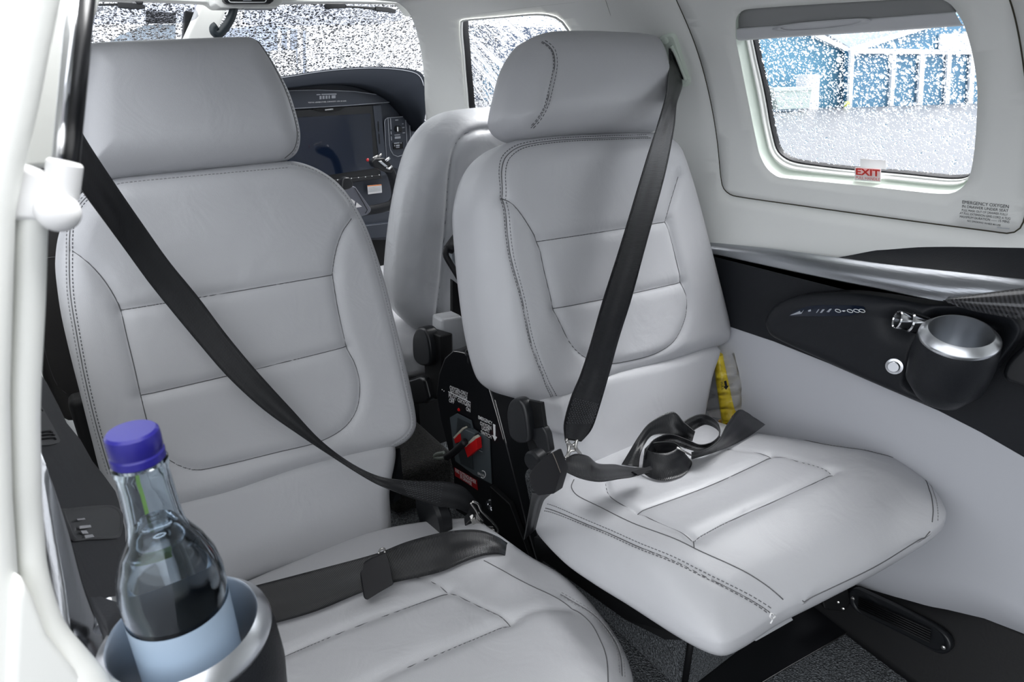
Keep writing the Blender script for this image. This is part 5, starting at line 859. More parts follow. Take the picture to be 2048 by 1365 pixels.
swell('post_foot', [(-0.0606,0.325,-0.2174),(-0.0594,0.325,-0.2339),(-0.0596,0.325,-0.2571),(-0.0559,0.325,-0.2778),(-0.0521,0.325,-0.2944),(-0.0545,0.325,-0.3158),(-0.0843,0.325,-0.2928),(-0.0667,0.325,-0.2297)], (-.03, .06, 0), CREAM, dp, .006)
swell('post_lining', [(0.0332,0.47,0.062),(0.0456,0.47,0.063),(0.0389,0.47,0.0478),(0.0319,0.47,0.034),(0.023,0.47,0.0183),(0.0163,0.47,0.0029),(0.0083,0.47,-0.0192),(-0.0003,0.47,-0.0447),(-0.0208,0.47,-0.0447),(-0.0004,0.47,0.0299)], (-.02, .03, 0), CREAM, dp, .004)
gs = thing('gas_strut', 'silver door strut, its dark reflection drawn as a black tube, on a white ball bracket at upper left', 'gas strut', (-.01, .35, -.05))
tube('strut_rod', [(0.0199,0.352,0.0404),(-0.0033,0.352,-0.0333)], .0029, CHROME, gs, seg=20)
tube('strut_reflection', [(0.024,0.352,0.0407),(0.0009,0.352,-0.0335)], .0036, SATIN, gs, seg=20)  # black tube added as the dark reflected half of the strut
lathe('strut_collar', [(-0.0052,0.342,-0.0449)][0], tuple(unit(V3([(-0.0006,0.342,-0.031)][0])-V3([(-0.0052,0.342,-0.0449)][0]))), [(0, 0), (.0066, 0), (.0068, .002), (.0068, .0148), (.006, .0158), (0, .0158)], WHITE, gs, 32)
bl_c = V3([(-0.0077,0.338,-0.0506)][0]); lathe('strut_ball', bl_c, (0, -1, 0), [(0, .0085), (.003, .0085), (.006, .0072), (.0082, .004), (.0088, 0), (.0082, -.004), (.005, -.0075), (0, -.0085)], WHITE, gs, 32)
prism('strut_bracket', [(-0.0182,0.338,-0.0287),(-0.0127,0.338,-0.0315),(-0.0072,0.338,-0.0348),(-0.0083,0.338,-0.0436),(-0.0117,0.338,-0.0551),(-0.0185,0.338,-0.054),(-0.0274,0.338,-0.0524),(-0.0256,0.338,-0.0479)], (0, .012, 0), WHITE, gs, bevel=.003)

# ================================================================== cockpit
ip = thing('instrument_panel', 'dark instrument panel with a large blank display under a black leather glareshield', 'instrument panel', (.6, 1.97, -.3))
prism('panel_face', [(0.3215,1.97,0.0193),(0.5571,1.97,0.0047),(0.7701,1.97,0.015),(0.9179,1.97,-0.0216),(1.0396,1.97,-0.1169),(1.0713,1.97,-0.2503),(1.0172,1.97,-0.5093),(0.7194,1.97,-0.4697),(0.2336,1.97,-0.4642)], (0, .06, 0), PANELBLUE, ip)
GT = cat_rom([(0.3262,2.02,0.0007),(0.4461,2.02,0.0139),(0.5927,2.02,0.0324),(0.6975,2.02,0.0488),(0.7942,2.02,0.0588),(0.8955,2.02,0.0633),(0.9876,2.01,0.0586),(1.0276,2.0,0.0484),(1.0291,1.97,0.0237),(1.01,1.93,-0.037),(1.0013,1.93,-0.0906),(0.9765,1.93,-0.1351)], 80); GB = cat_rom([(0.3034,1.92,-0.0361),(0.4189,1.92,-0.0183),(0.5729,1.92,-0.0019),(0.6581,1.92,0.0061),(0.7497,1.92,0.0063),(0.8203,1.92,-0.0092),(0.8846,1.92,-0.04),(0.917,1.92,-0.0687),(0.9381,1.92,-0.0933),(0.9513,1.92,-0.109),(0.9612,1.92,-0.1231),(0.9696,1.92,-0.1343)], 80)
mb = MB(); loft_into(mb, [GT+np.array([0, .35, -.03]), GT+np.array([0, .03, .0]), GT, GT+(GB-GT)*.15+np.array([0, -.012, 0]), GT+(GB-GT)*.55+np.array([0, -.025, .002]), GT+(GB-GT)*.85+np.array([0, -.01, .0]), GB, GB+np.array([0, .06, 0])], closed=False); mb.build('glareshield', HOOD, ip, recalc=True)
tube('hem_stitching', GT[:66]+(GB-GT)[:66]*.12+np.array([0, -.0125, .001]), .0011, GINK, ip, seg=6)
lf = prism('fuel_placard_panel', [(0.4387,1.955,-0.0252),(0.587,1.955,-0.0074),(0.661,1.955,-0.0062),(0.7761,1.955,-0.0106),(0.8712,1.955,-0.0227),(0.9015,1.955,-0.0303),(0.9271,1.955,-0.0395),(0.8813,1.955,-0.045),(0.7317,1.955,-0.0518),(0.5906,1.955,-0.0566),(0.4324,1.955,-0.0645)], (0, .004, 0), PANELBLUE, ip)
tube('panel_outline', [(0.4388,1.9535,-0.0226),(0.5865,1.9535,-0.0074),(0.6605,1.9535,-0.0062),(0.7755,1.9535,-0.0106),(0.8705,1.9535,-0.0227),(0.9229,1.9535,-0.0395),(0.8808,1.9535,-0.0435),(0.7311,1.9535,-0.0517),(0.5901,1.9535,-0.0565),(0.4321,1.9535,-0.0644)], .0011, GINK, lf, seg=6)
for s, q in (('TOTAL USABLE FUEL CAPACITY 170 US GAL', [(0.6273,1.953,-0.0426),(0.7466,1.953,-0.039),(0.6277,1.953,-0.0395)]),): text('lettering', s, *q, WINK, lf, .01)
for q in ([(0.6559,1.953,-0.0179),(0.6681,1.953,-0.0175),(0.6677,1.953,-0.0203),(0.6555,1.953,-0.0208)], [(0.6711,1.953,-0.0171),(0.7175,1.953,-0.0161),(0.7172,1.953,-0.0195),(0.6708,1.953,-0.0203)], [(0.6644,1.953,-0.0228),(0.6705,1.953,-0.0228),(0.6694,1.953,-0.0319),(0.6632,1.953,-0.0322)], [(0.6735,1.953,-0.0226),(0.6797,1.953,-0.0223),(0.6786,1.953,-0.0313),(0.6725,1.953,-0.0315)], [(0.6828,1.953,-0.0222),(0.6889,1.953,-0.022),(0.6879,1.953,-0.0308),(0.6817,1.953,-0.031)], [(0.692,1.953,-0.0218),(0.6967,1.953,-0.0217),(0.6957,1.953,-0.0303),(0.691,1.953,-0.0305)], [(0.7013,1.953,-0.0216),(0.7139,1.953,-0.0211),(0.7129,1.953,-0.0296),(0.7004,1.953,-0.03)]):
    prism('worn_lettering', q, (0, -.0003, 0), GINK, lf)
ds = prism('display_bezel', [(0.4164,1.955,-0.0813),(0.5898,1.955,-0.0621),(0.8314,1.955,-0.0518),(0.8428,1.955,-0.0564),(0.8447,1.955,-0.2694),(0.8316,1.955,-0.2781),(0.6668,1.955,-0.287),(0.3815,1.955,-0.2962)], (0, .012, 0), BLACK, ip, bevel=.002)
prism('display_screen', [(0.4119,1.952,-0.1051),(0.5996,1.952,-0.0817),(0.8212,1.952,-0.0751),(0.8177,1.952,-0.2433),(0.6696,1.952,-0.2531),(0.3857,1.952,-0.2662)], (0, .003, 0), SCREEN, ds)
prism('bezel_lip', [(0.6363,1.95,-0.0586),(0.6596,1.95,-0.0661),(0.6901,1.95,-0.0695),(0.7221,1.95,-0.0644),(0.7422,1.95,-0.0547)], (0, .004, 0), BLACKM, ds)
GQ = [(0.6749,1.949,-0.0639),(0.7,1.949,-0.062),(0.6754,1.949,-0.0601)]; text('lettering', 'GARMIN', *GQ, WINK, ds, .03)
prism('bezel_column', [(0.8316,1.952,-0.0532),(0.8588,1.952,-0.0521),(0.8614,1.952,-0.2671),(0.8399,1.952,-0.2688)], (0, .006, 0), PANELBLUE, ds)
for q in ([(0.8431,1.951,-0.0995),(0.8457,1.951,-0.0996),(0.8447,1.951,-0.1299),(0.8421,1.951,-0.1298)], [(0.8423,1.951,-0.1374),(0.8449,1.951,-0.1375),(0.8448,1.951,-0.1682),(0.8422,1.951,-0.1681)]): prism('card_slot', q, (0, -.001, 0), BLACKM, ds)
kb = prism('softkey_bar', [(0.635,1.95,-0.2701),(0.8393,1.95,-0.2653),(0.8419,1.95,-0.2767),(0.6335,1.95,-0.2821)], (0, .006, 0), BLACK, ds, bevel=.001)
for q in [(0.6914,1.948,-0.2696),(0.7369,1.948,-0.2685),(0.7605,1.948,-0.2675),(0.7844,1.948,-0.2674),(0.8069,1.948,-0.2667),(0.8324,1.948,-0.2646)]: lathe('key_mark', q, (0, -1, 0), [(0, .0008), (.0016, .0006), (.0018, -.001)], WINK, kb, 12)
kp2 = prism('gear_switch_panel', [(0.8594,1.956,-0.2068),(0.8684,1.956,-0.1004),(0.878,1.956,-0.0901),(0.9436,1.956,-0.087),(0.9555,1.956,-0.0982),(0.9562,1.956,-0.1929),(0.9112,1.956,-0.2549),(0.8641,1.956,-0.2356)], (0, .004, 0), PANELBLUE, ip)
tube('panel_outline', [(0.8648,1.954,-0.2164),(0.8672,1.954,-0.1049),(0.8697,1.954,-0.0958),(0.8788,1.954,-0.09),(0.9427,1.954,-0.087),(0.9514,1.954,-0.0902),(0.9563,1.954,-0.0981),(0.955,1.954,-0.1959)], .0010, GINK, kp2, seg=6)
tube('panel_outline', [(0.8806,1.954,-0.0893),(0.879,1.954,-0.1731),(0.8812,1.954,-0.1889),(0.8906,1.954,-0.2052),(0.9063,1.954,-0.2117),(0.9248,1.954,-0.2071),(0.9387,1.954,-0.1919),(0.9417,1.954,-0.1761),(0.9426,1.954,-0.0885)], .0010, GINK, kp2, seg=6)
lathe('selector_knob', [(0.9112,1.954,-0.1246)][0], (0, -1, 0), [(0, .018), (.008, .018), (.010, .015), (.011, -.002)], BLACK, kp2, 24)
prism('knob_pointer', [(0.9006,1.934,-0.1172),(0.9041,1.934,-0.1173),(0.904,1.934,-0.1311),(0.9004,1.934,-0.131)], (0, -.0006, 0), WINK, kp2)
prism('gear_window', [(0.8914,1.953,-0.1674),(0.9256,1.953,-0.1658),(0.9259,1.953,-0.1864),(0.8915,1.953,-0.1878)], (0, -.002, 0), BLACKM, kp2)
for q in ([(0.8938,1.9505,-0.167),(0.9135,1.9505,-0.1663),(0.9133,1.9505,-0.1698),(0.8935,1.9505,-0.1704)], [(0.9171,1.9505,-0.1668),(0.9207,1.9505,-0.1666),(0.9205,1.9505,-0.1701),(0.9168,1.9505,-0.1704)], [(0.8942,1.9505,-0.1736),(0.8969,1.9505,-0.1737),(0.8965,1.9505,-0.1784),(0.8938,1.9505,-0.1783)], [(0.9004,1.9505,-0.1739),(0.913,1.9505,-0.1729),(0.9126,1.9505,-0.1784),(0.9,1.9505,-0.1786)], [(0.8999,1.9505,-0.1809),(0.9124,1.9505,-0.1808),(0.9123,1.9505,-0.1831),(0.8997,1.9505,-0.1833)], [(0.8869,1.953,-0.0917),(0.8896,1.953,-0.0918),(0.8895,1.953,-0.1254),(0.8868,1.953,-0.1253)], [(0.8858,1.953,-0.1314),(0.8884,1.953,-0.1315),(0.8887,1.953,-0.1408),(0.8861,1.953,-0.1407)], [(0.8856,1.953,-0.1469),(0.8882,1.953,-0.147),(0.8885,1.953,-0.1594),(0.8855,1.953,-0.1593)], [(0.905,1.953,-0.096),(0.9157,1.953,-0.0955),(0.9154,1.953,-0.0985),(0.9048,1.953,-0.099)], [(0.9281,1.953,-0.1081),(0.9335,1.953,-0.108),(0.9333,1.953,-0.1106),(0.9279,1.953,-0.1109)], [(0.9272,1.953,-0.1197),(0.9362,1.953,-0.1192),(0.936,1.953,-0.1223),(0.927,1.953,-0.1228)], [(0.9278,1.953,-0.136),(0.9368,1.953,-0.1358),(0.9366,1.953,-0.1387),(0.9276,1.953,-0.1392)], [(0.8987,1.953,-0.142),(0.9184,1.953,-0.1415),(0.9182,1.953,-0.1443),(0.8985,1.953,-0.1449)], [(0.8991,1.953,-0.1482),(0.9197,1.953,-0.1476),(0.9192,1.953,-0.1545),(0.8986,1.953,-0.1552)]):
    prism('switch_legend', q, (0, -.0004, 0), GINK, kp2)
wp = prism('warning_placard', [(0.7894,1.95,-0.2958),(0.8385,1.95,-0.2958),(0.8379,1.95,-0.3226),(0.7893,1.95,-0.3239)], (0, .002, 0), PAPER, ip)
prism('placard_band', [(0.789,1.949,-0.2957),(0.838,1.949,-0.2957),(0.838,1.949,-0.2986),(0.7891,1.949,-0.2984)], (0, .0005, 0), mat('orange_ink', (.8, .22, .02), .5), wp)
for q in ([(0.7918,1.949,-0.3031),(0.8356,1.949,-0.3029)], [(0.7913,1.949,-0.3076),(0.8352,1.949,-0.3074)], [(0.7909,1.949,-0.3117),(0.8349,1.949,-0.3116)], [(0.7906,1.949,-0.3159),(0.8345,1.949,-0.3155)]): tube('placard_line', q, .0006, GINK, wp, seg=4)
prism('lower_panel', [(0.4827,1.9,-0.3825),(0.6855,1.9,-0.375),(0.8754,1.9,-0.3761),(1.0265,1.9,-0.3747),(1.0241,1.9,-0.4228),(0.872,1.9,-0.4207),(0.7308,1.9,-0.4219),(0.4773,1.9,-0.4212)], (0, .05, 0), PANELBLUE, ip, bevel=.003)
prism('lower_panel', [(0.4701,1.88,-0.4316),(0.7374,1.88,-0.4096),(0.8634,1.88,-0.4097),(1.0137,1.88,-0.4115),(1.0105,1.88,-0.4737),(0.7452,1.88,-0.4528),(0.4655,1.88,-0.4645)], (0, .05, 0), PANELBLUE, ip, bevel=.003)
prism('footwell', [(0.2425,2.0,-0.4418),(0.5042,2.0,-0.4308),(1.0778,2.0,-0.4487),(1.1024,2.0,-0.8454),(0.1867,2.0,-0.7486)], (0, .05, 0), BLACKM, ip)
yk = thing('control_yoke', 'black control yoke with a grey hub plate and white emblem before the display', 'control yoke', (.66, 1.72, -.33))
tube('yoke_horn', [(0.7635,1.72,-0.2187),(0.772,1.72,-0.2306),(0.7783,1.72,-0.2511),(0.7825,1.72,-0.2804),(0.7806,1.72,-0.3036),(0.7663,1.72,-0.3214),(0.7417,1.72,-0.3278),(0.713,1.72,-0.3306),(0.6896,1.72,-0.3311),(0.6694,1.72,-0.3333)], .0135, DARKLEATHER, yk, seg=20, smooth_n=40)
prism('yoke_head', [(0.7098,1.705,-0.1944),(0.7227,1.705,-0.1856),(0.7471,1.705,-0.1856),(0.766,1.705,-0.2006),(0.7756,1.705,-0.2181),(0.7683,1.705,-0.2303),(0.7499,1.705,-0.2261),(0.7146,1.705,-0.2084)], (0, .03, 0), BLACK, yk, bevel=.004)
tube('thumb_switch', [(0.7488,1.7,-0.1936),(0.7618,1.7,-0.1861)], .0042, CHROME, yk); tube('thumb_switch', [(0.7116,1.7,-0.1845),(0.7272,1.7,-0.1786)], .0035, STEEL, yk); tube('thumb_switch', [(0.7285,1.7,-0.1814),(0.7383,1.7,-0.1738)], .0028, STEEL, yk)
prism('chrome_band', [(0.7274,1.7,-0.1937),(0.7366,1.7,-0.1928),(0.7552,1.7,-0.2092),(0.7459,1.7,-0.21)], (0, .004, 0), SPUN, yk, bevel=.001); tube('chrome_band', [(0.7487,1.7,-0.213),(0.7578,1.7,-0.2164),(0.7678,1.7,-0.2087)], .003, CHROME, yk)
lathe('trim_button', [(0.6963,1.7,-0.1877)][0], (-1, -.3, 0), [(0, .004), (.004, .003), (.0045, 0)], RED, yk, 14)
hb = prism('yoke_hub', [(0.589,1.7,-0.268),(0.6453,1.7,-0.255),(0.6537,1.7,-0.2599),(0.6942,1.7,-0.3243),(0.6902,1.7,-0.3339),(0.6804,1.7,-0.3401),(0.6448,1.7,-0.3476),(0.5682,1.7,-0.3501)], (0, .04, 0), mat('hub_grey', (.12, .125, .15), .4), yk, bevel=.004)
tube('hub_line', [(0.6502,1.699,-0.2608),(0.6813,1.699,-0.3256),(0.6744,1.699,-0.3349)], .0008, BLACKM, hb, seg=6)
prism('emblem', [(0.6369,1.699,-0.2901),(0.6464,1.699,-0.298),(0.6408,1.699,-0.3172),(0.6289,1.699,-0.2963)], (0, -.0008, 0), PAPER, hb); prism('emblem', [(0.6506,1.699,-0.3012),(0.6657,1.699,-0.3148),(0.6461,1.699,-0.316)], (0, -.0008, 0), PAPER, hb)
prism('throttle_cap', [(0.6003,1.66,-0.2492),(0.6037,1.66,-0.2309),(0.61,1.66,-0.2248),(0.6226,1.66,-0.2257),(0.6289,1.66,-0.2329),(0.6321,1.66,-0.2438),(0.6297,1.66,-0.253),(0.6178,1.66,-0.2574),(0.6035,1.66,-0.2588)], (0, .025, 0), BLACK, hb, bevel=.005)

# windshield, its frame, visors, handle, overhead panel
wf = thing('windshield_frame', 'cream windshield centre post and header above the instrument panel', 'window frame', (.4, 1.8, .15)); wf['kind'] = 'structure'; wf.name = 'trim_4'
prism('header_beam', [(0.0268,1.7,0.2244),(0.0127,1.7,0.1661),(0.1331,1.7,0.1715),(0.2563,1.7,0.1769),(0.3433,1.7,0.1786),(0.3574,1.7,0.1684),(0.4814,1.7,0.1759),(0.4973,1.7,0.1885),(0.6578,1.7,0.2011),(0.832,1.7,0.2101),(0.8598,1.7,0.1831),(0.8903,1.7,0.1848),(0.8976,1.7,0.3041)], (0, .05, 0), LINER, wf, bevel=.004)
prism('centre_post', [(0.3496,1.8,0.1924),(0.4112,1.8,0.1965),(0.3991,1.8,0.1654),(0.3769,1.8,0.1292),(0.3492,1.8,0.0749),(0.2731,1.8,0.0729),(0.3008,1.8,0.1108),(0.3224,1.8,0.1451)], (0, .05, 0), LINER, wf, bevel=.008)
prism('post_inner_face', [(0.3495,1.84,0.2026),(0.3711,1.84,0.2041),(0.343,1.84,0.1157),(0.3123,1.84,0.0527),(0.2839,1.84,0.0522),(0.3236,1.84,0.115),(0.3397,1.84,0.1609)], (0, .03, 0), mat('lavender_trim', (.42, .43, .52), .5), wf)
prism('post_frame', [(0.3223,1.86,0.1768),(0.3519,1.86,0.1719),(0.348,1.86,0.1629),(0.3253,1.86,0.1128),(0.3007,1.86,0.053),(0.2757,1.86,0.0525),(0.3048,1.86,0.112)], (0, .03, 0), BLACKM, wf, bevel=.004)
ww = thing('window_3', 'rain-speckled front windshield', 'window', (.5, 2.1, .1)); ww['kind'] = 'structure'
mb = MB(); g0 = [(0.0739,1.9252,0.2023),(1.1838,1.7534,0.2853),(1.7804,2.6448,-0.1455),(0.0136,2.5411,-0.0954)]; A = [V3(p) for p in g0]
rows = [[A[0]+(A[1]-A[0])*u+((A[3]+(A[2]-A[3])*u)-(A[0]+(A[1]-A[0])*u))*w for u in np.linspace(0, 1, 10)] for w in np.linspace(0, 1, 8)]; loft_into(mb, rows, closed=False); mb.build('window_pane', RAINF, ww)
def visor(label, px, arm_pts):
    v = thing('sun_visor', label, 'sun visor', (.6, 1.66, .2), 'smoked sun visors')
    prism('visor_panel', [tuple(p) for p in cat_rom(px, 60, True)], (0, .003, 0), TINT, v)
    for a in arm_pts: prism('visor_arm', a, (0, .008, 0), BLACK, v, bevel=.001)
    return v
visor('smoked see-through sun visor on the right half of the windshield', [(0.4049,1.66,0.1402),(0.4083,1.66,0.1548),(0.4136,1.66,0.1673),(0.4231,1.66,0.1719),(0.494,1.66,0.1784),(0.6023,1.66,0.1884),(0.6943,1.66,0.1942),(0.7623,1.66,0.1951),(0.7911,1.66,0.1877),(0.8104,1.66,0.1771),(0.8113,1.66,0.1702),(0.7978,1.66,0.1636),(0.7589,1.66,0.1558),(0.7198,1.66,0.151),(0.5519,1.66,0.1401),(0.4491,1.66,0.1372),(0.413,1.66,0.1355)],
      [[(0.6003,1.655,0.1867),(0.6045,1.655,0.1902),(0.6543,1.655,0.1934),(0.6577,1.655,0.1892),(0.6545,1.655,0.1835),(0.6031,1.655,0.1782)], [(0.6525,1.655,0.1889),(0.6918,1.655,0.1903),(0.7349,1.655,0.1907),(0.7873,1.655,0.187),(0.7855,1.655,0.1823),(0.7343,1.655,0.1839),(0.6887,1.655,0.1856),(0.652,1.655,0.1845)], [(0.7329,1.65,0.1924),(0.7644,1.65,0.1921),(0.7893,1.65,0.1879),(0.7858,1.65,0.1796),(0.7593,1.65,0.1804),(0.732,1.65,0.1822)]])
visor('smoked see-through sun visor on the left half of the windshield', [(0.0759,1.66,0.1182),(0.0928,1.66,0.1552),(0.1305,1.66,0.1576),(0.2128,1.66,0.1656),(0.2908,1.66,0.1696),(0.306,1.66,0.1647),(0.3127,1.66,0.1514),(0.3106,1.66,0.1454),(0.3013,1.66,0.139),(0.2831,1.66,0.1331),(0.2331,1.66,0.1287),(0.1084,1.66,0.1207)],
      [[(0.0843,1.655,0.156),(0.1325,1.655,0.16),(0.1605,1.655,0.1627),(0.1595,1.655,0.158),(0.1317,1.655,0.1563),(0.0833,1.655,0.1515)], [(0.1595,1.65,0.164),(0.184,1.65,0.1646),(0.2057,1.65,0.1633),(0.2097,1.65,0.1598),(0.2078,1.65,0.155),(0.2019,1.65,0.1537),(0.1706,1.65,0.1528),(0.1582,1.65,0.1538)], [(0.1917,1.648,0.1677),(0.2075,1.648,0.1688),(0.2055,1.648,0.1631),(0.1952,1.648,0.1624)]])
gh = thing('grab_handle', 'dark curved grab handle hanging from the ceiling by the windshield post', 'grab handle', (.43, 1.66, .15))
tube('handle_bar', [(0.3959,1.66,0.1923),(0.39,1.66,0.1689),(0.3816,1.66,0.1502),(0.3704,1.66,0.1344),(0.3586,1.66,0.1217),(0.3476,1.66,0.113),(0.3394,1.66,0.1147),(0.3389,1.66,0.1238),(0.3461,1.66,0.1292)], .0092, mat('handle_rubber', (.02, .03, .036), .4), gh, seg=16, smooth_n=50)
box('handle_mount', [(0.3943,1.66,0.1822)][0], (.035, .03, .03), BLACKM, gh, bevel=.003)
ov = thing('overhead_panel', 'black overhead switch panel with a pale outline, cut off by the top of the picture', 'overhead panel', (.5, 1.62, .22))
prism('panel_body', [(0.3632,1.62,0.1976),(0.3617,1.62,0.1763),(0.3692,1.62,0.1719),(0.4614,1.62,0.1778),(0.47,1.62,0.1834),(0.4777,1.62,0.206)], (0, .05, 0), BLACK, ov, bevel=.003)
prism('panel_surround', [(0.3458,1.64,0.1984),(0.3463,1.64,0.1713),(0.3575,1.64,0.1642),(0.4783,1.64,0.1715),(0.4959,1.64,0.1829),(0.5066,1.64,0.2103)], (0, .06, 0), LINER, ov, bevel=.003)
tube('panel_outline', [(0.3726,1.618,0.1884),(0.3717,1.618,0.1768),(0.3755,1.618,0.1746),(0.4478,1.618,0.1793),(0.4515,1.618,0.182),(0.4544,1.618,0.1942)], .0011, WINK, ov, seg=6, smooth_n=30)
prism('panel_legend', [(0.402,1.618,0.1827),(0.4203,1.618,0.1839),(0.4198,1.618,0.1804),(0.4014,1.618,0.1792)], (0, -.0005, 0), GINK, ov)

# ================================================================== outside
mb = MB(); mb.add([(-250, -150, -2.1), (300, -150, -2.1), (300, 300, -2.1), (-250, 300, -2.1)], [(0, 1, 2, 3)], 0, False)
TAR = carpet('wet_tarmac', (.065, .065, .072), (.085, .085, .092)); TAR.node_tree.nodes['Noise Texture'].inputs['Scale'].default_value = 2; TAR.node_tree.nodes['Bump'].inputs['Strength'].default_value = 0; TAR.node_tree.nodes['Principled BSDF'].inputs['Roughness'].default_value = .35
mb.build('ground', TAR, None, 'structure')
def clad(name, col):
    m = mat(name, col, .5); nt = m.node_tree; N = nt.nodes; L = nt.links
    tc = N.new('ShaderNodeTexCoord'); w = N.new('ShaderNodeTexWave'); w.inputs['Scale'].default_value = 1.2
    L.new(tc.outputs['Object'], w.inputs['Vector']); bp = N.new('ShaderNodeBump'); bp.inputs['Strength'].default_value = .6; bp.inputs['Distance'].default_value = .1
    L.new(w.outputs['Fac'], bp.inputs['Height']); L.new(bp.outputs['Normal'], N['Principled BSDF'].inputs['Normal']); return m
HB = clad('blue_cladding', (.07, .21, .34)); HB2 = clad('pale_blue_cladding', (.10, .27, .40)); TRIMW = mat('white_steel', (.85, .85, .85), .5); ROOF = mat('pale_roof', (.62, .68, .72), .5)
ha = thing('hangar', 'pale blue hangar wall at left through the emergency window', 'hangar', (66, 40, -2.1), 'hangars around the apron')
prism('wall_cladding', [(46.9307,41.0,11.4563),(60.9961,41.0,7.0955),(68.8135,41.0,5.1048),(75.7163,41.0,3.8029),(77.7863,41.0,-2.2251),(49.1933,41.0,-2.1994)], (0, 1, 0), HB2, ha)
prism('roof_edge', [(60.1567,40.5,7.3474),(67.1339,40.5,5.2903),(75.0084,40.5,4.0164),(75.2108,40.5,3.5135),(68.071,40.5,4.7619),(60.3484,40.5,6.6685)], (0, .5, 0), TRIMW, ha)
hb_ = thing('hangar', 'blue hangar with white posts and beam at right through the emergency window', 'hangar', (95, 39, -2.1), 'hangars around the apron')
prism('wall_cladding', [(72.8876,39.5,3.8104),(89.7885,39.5,6.9529),(132.5868,39.5,16.6225),(152.3732,39.5,-2.3042),(109.0866,39.5,-2.1957),(74.9191,39.5,-2.0898)], (0, .8, 0), HB, hb_)
prism('roof_edge', [(72.2568,39.2,3.9748),(88.9882,39.2,7.1098),(89.4532,39.2,6.7542),(72.7377,39.2,3.5472)], (0, .4, 0), TRIMW, hb_)
prism('roof_sheet', [(72.2435,46.0,8.1868),(76.9872,46.0,6.3602),(85.0751,46.0,4.5582),(104.4249,46.0,8.3432),(144.1263,46.0,16.9779),(81.1558,46.0,12.9155)], (0, .5, 0), ROOF, hb_)
prism('door_beam', [(71.7887,39.1,3.9073),(78.1346,39.1,4.1015),(104.9184,39.1,4.6761),(142.5709,39.1,5.6195),(143.2687,39.1,4.9521),(103.6612,39.1,4.1508),(72.1833,39.1,3.4299)], (0, .3, 0), TRIMW, hb_)
for q in ([(71.9987,39.0,3.4211),(72.7125,39.0,3.4402),(74.4035,39.0,-2.0703),(73.648,39.0,-2.0582)], [(81.1255,39.0,3.6656),(81.9453,39.0,3.6876),(84.0008,39.0,-2.0522),(83.1309,39.0,-2.0394)], [(88.0006,39.0,3.7947),(89.166,39.0,3.8255),(91.5849,39.0,-2.0438),(90.3452,39.0,-2.0266)], [(95.2885,39.0,3.9871),(96.4315,39.0,4.0173),(99.411,39.0,-2.0263),(98.1888,39.0,-2.0104)], [(102.2612,39.0,4.1713),(103.6705,39.0,4.2085),(106.9572,39.0,-2.0589),(105.4478,39.0,-2.0398)]): prism('door_post', q, (0, .25, 0), TRIMW, hb_)
prism('wall_sign_board', [(91.8889,39.0,6.1369),(103.2108,39.0,6.7268),(105.58,39.0,4.5061),(92.8551,39.0,4.2642)], (0, .2, 0), TRIMW, hb_)
us = tag(prism('utility_cabinet', [(62.8138,38.0,1.2288),(64.978,38.0,1.2516),(65.8518,38.0,-2.1076),(64.1644,38.0,-2.078),(63.6429,38.0,-0.2103),(62.997,38.0,-0.1623)], (0, 1.2, 0), TRIMW, None), 'tall white cabinet standing by the hangar beyond the emergency window', 'cabinet')
du = thing('waste_bin', 'low pale green waste bin beside the white cabinet outside', 'waste bin', (60, 38, -2.1))
prism('bin_body', [(53.0006,35.0,-0.1837),(58.91,35.0,-0.0638),(58.9698,35.0,-1.7782),(53.9867,35.0,-1.8243)], (0, 1.6, 0), mat('bin_green', (.42, .50, .47), .5), du)
prism('bin_lid', [(52.7305,34.95,-0.0192),(58.9501,34.95,0.0664),(58.953,34.95,-0.1942),(52.8838,34.95,-0.3067)], (0, 1.7, 0), mat('bin_lid_green', (.50, .57, .54), .5), du)
tag(prism('bollard', [(70.8509,37.8,-1.4283),(71.4504,37.8,-1.3843),(71.7152,37.8,-2.0515),(70.9874,37.8,-2.0396)], (0, .3, 0), mat('yellow_paint', (.7, .75, .15), .5), None), 'small yellow marker post at the foot of the first white hangar post', 'marker post')
hf = thing('hangar', 'distant blue grey hangar blurred by rain through the front windshield', 'hangar', (20, 62, -2.1), 'hangars around the apron')
prism('wall_cladding', [(12.7569,62.0,4.5156),(17.3804,62.0,5.1949),(20.5098,62.0,4.7797),(19.6376,62.0,-2.0309),(11.662,62.0,-1.8812)], (0, 6, 0), clad('grey_blue_cladding', (.42, .47, .56)), hf)
for q in ([(17.9496,61.8,4.7344),(18.2563,61.8,4.7481),(17.4444,61.8,-1.0383),(17.1302,61.8,-1.0352)], [(18.7863,61.8,4.7717),(19.0087,61.8,4.7816),(18.2155,61.8,-1.0458),(17.9875,61.8,-1.0436)], [(19.78,61.8,5.2184),(20.2328,61.8,5.2402),(19.2921,61.8,-2.019),(18.825,61.8,-2.0103)]): prism('door_post', q, (0, .2, 0), TRIMW, hf)
va_ = tag(prism('parked_van', [(16.1736,58.0,2.8798),(18.14,58.0,2.9756),(17.9653,58.0,1.0183),(17.6458,58.0,-2.051),(15.4666,58.0,-2.0065)], (0, 3, 0), TRIMW, None), 'white van shape beyond the windshield beside the left headrest', 'van')
hl = thing('hangar', 'grey building beyond the left half of the windshield', 'hangar', (3, 60, -2.1), 'hangars around the apron')
prism('wall_cladding', [(3.2378,60.0,2.28),(5.492,60.0,3.723),(7.3262,60.0,4.4927),(9.5237,60.0,4.6695),(8.258,60.0,-2.0721),(2.3048,60.0,-1.9408)], (0, 6, 0), clad('grey_cladding', (.30, .36, .42)), hl)
prism('door_opening', [(7.5778,59.8,5.5185),(9.6381,59.8,5.4322),(9.4987,59.8,4.6895),(7.3912,59.8,4.5853)], (0, .2, 0), BLACKM, hl)

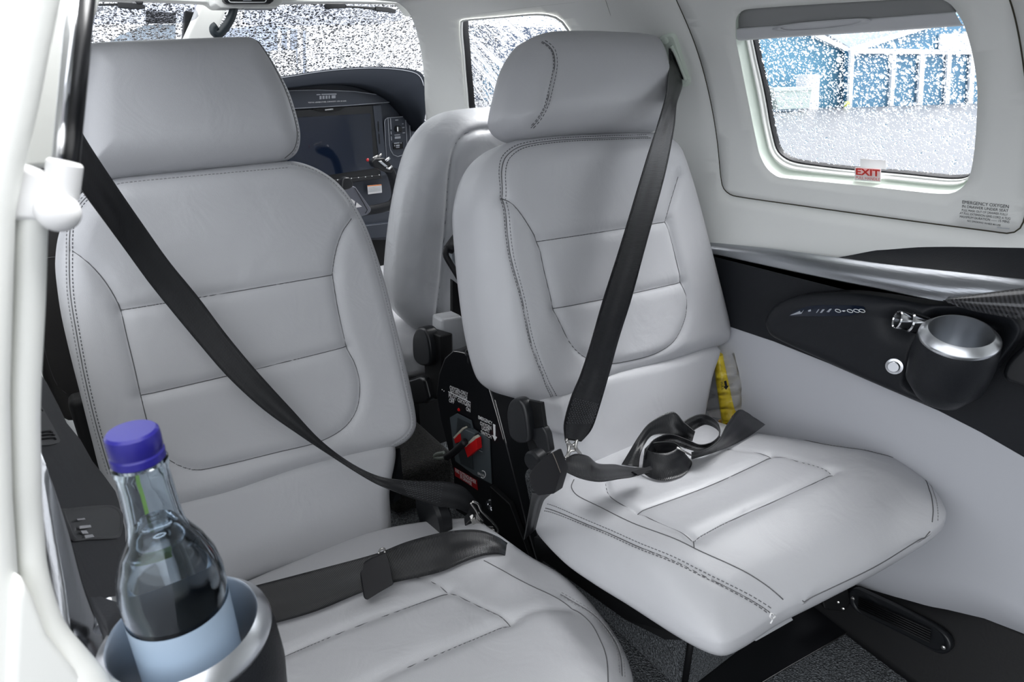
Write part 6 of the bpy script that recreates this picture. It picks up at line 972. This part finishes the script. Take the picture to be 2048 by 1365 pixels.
hd = thing('hangar', 'invented dark blue building low on the skyline, added to darken the cockpit side window', 'hangar', (70, 95, -2.1), 'hangars around the apron')  # building made up to darken the view through this window
prism('wall_cladding', [(58, 96, -2.1), (130, 96, -2.1), (130, 96, 11), (58, 96, 9.5)], (0, 5, 0), clad('slate_cladding', (.08, .11, .17)), hd)
for k in range(7): box('door_panel', (63+k*9.5, 95.6, .8), (4.2, .5, 5.8), TRIMW if k % 3 == 2 else HB, hd)

# ================================================================== light and camera
w = bpy.data.worlds.new('overcast_sky'); sc.world = w; w.use_nodes = True
N = w.node_tree.nodes; L = w.node_tree.links; bg_ = N['Background']
tc = N.new('ShaderNodeTexCoord'); sx = N.new('ShaderNodeSeparateXYZ'); rp = N.new('ShaderNodeValToRGB'); mpz = N.new('ShaderNodeMapRange'); mpz.inputs[1].default_value = -.1; mpz.inputs[2].default_value = 1
L.new(tc.outputs['Generated'], sx.inputs[0]); L.new(sx.outputs['Z'], mpz.inputs[0]); L.new(mpz.outputs[0], rp.inputs[0]); L.new(rp.outputs[0], bg_.inputs[0])
rp.color_ramp.elements[0].color = (.80, .85, .92, 1); rp.color_ramp.elements[1].color = (1, 1, 1, 1)
bg_.inputs[1].default_value = 1.25
su = bpy.data.lights.new('veiled_sun', 'SUN'); su.energy = 4.0; su.angle = R(35); so = bpy.data.objects.new('veiled_sun', su); C.objects.link(so); so.rotation_euler = (R(30), 0, R(80))
cam = bpy.data.cameras.new('camera'); co_ = bpy.data.objects.new('camera', cam); C.objects.link(co_); sc.camera = co_
cam.sensor_width = 36; cam.lens = 36*1230/2048; cam.clip_start = .02; cam.clip_end = 800
co_.rotation_euler = (R(90-22.4), 0, R(-35)); co_.location = (0, 0, 0)
cam.dof.use_dof = True; cam.dof.focus_distance = 1.1; cam.dof.aperture_fstop = 13
sc.view_settings.view_transform = 'Standard'; sc.view_settings.look = 'None'; sc.view_settings.gamma = 1; sc.view_settings.use_curve_mapping = False
sc.view_settings.exposure = 1.05
sc.cycles.use_denoising = True; sc.cycles.max_bounces = 14; sc.cycles.transparent_max_bounces = 16; sc.cycles.transmission_bounces = 10
sc.cycles.sample_clamp_indirect = 4
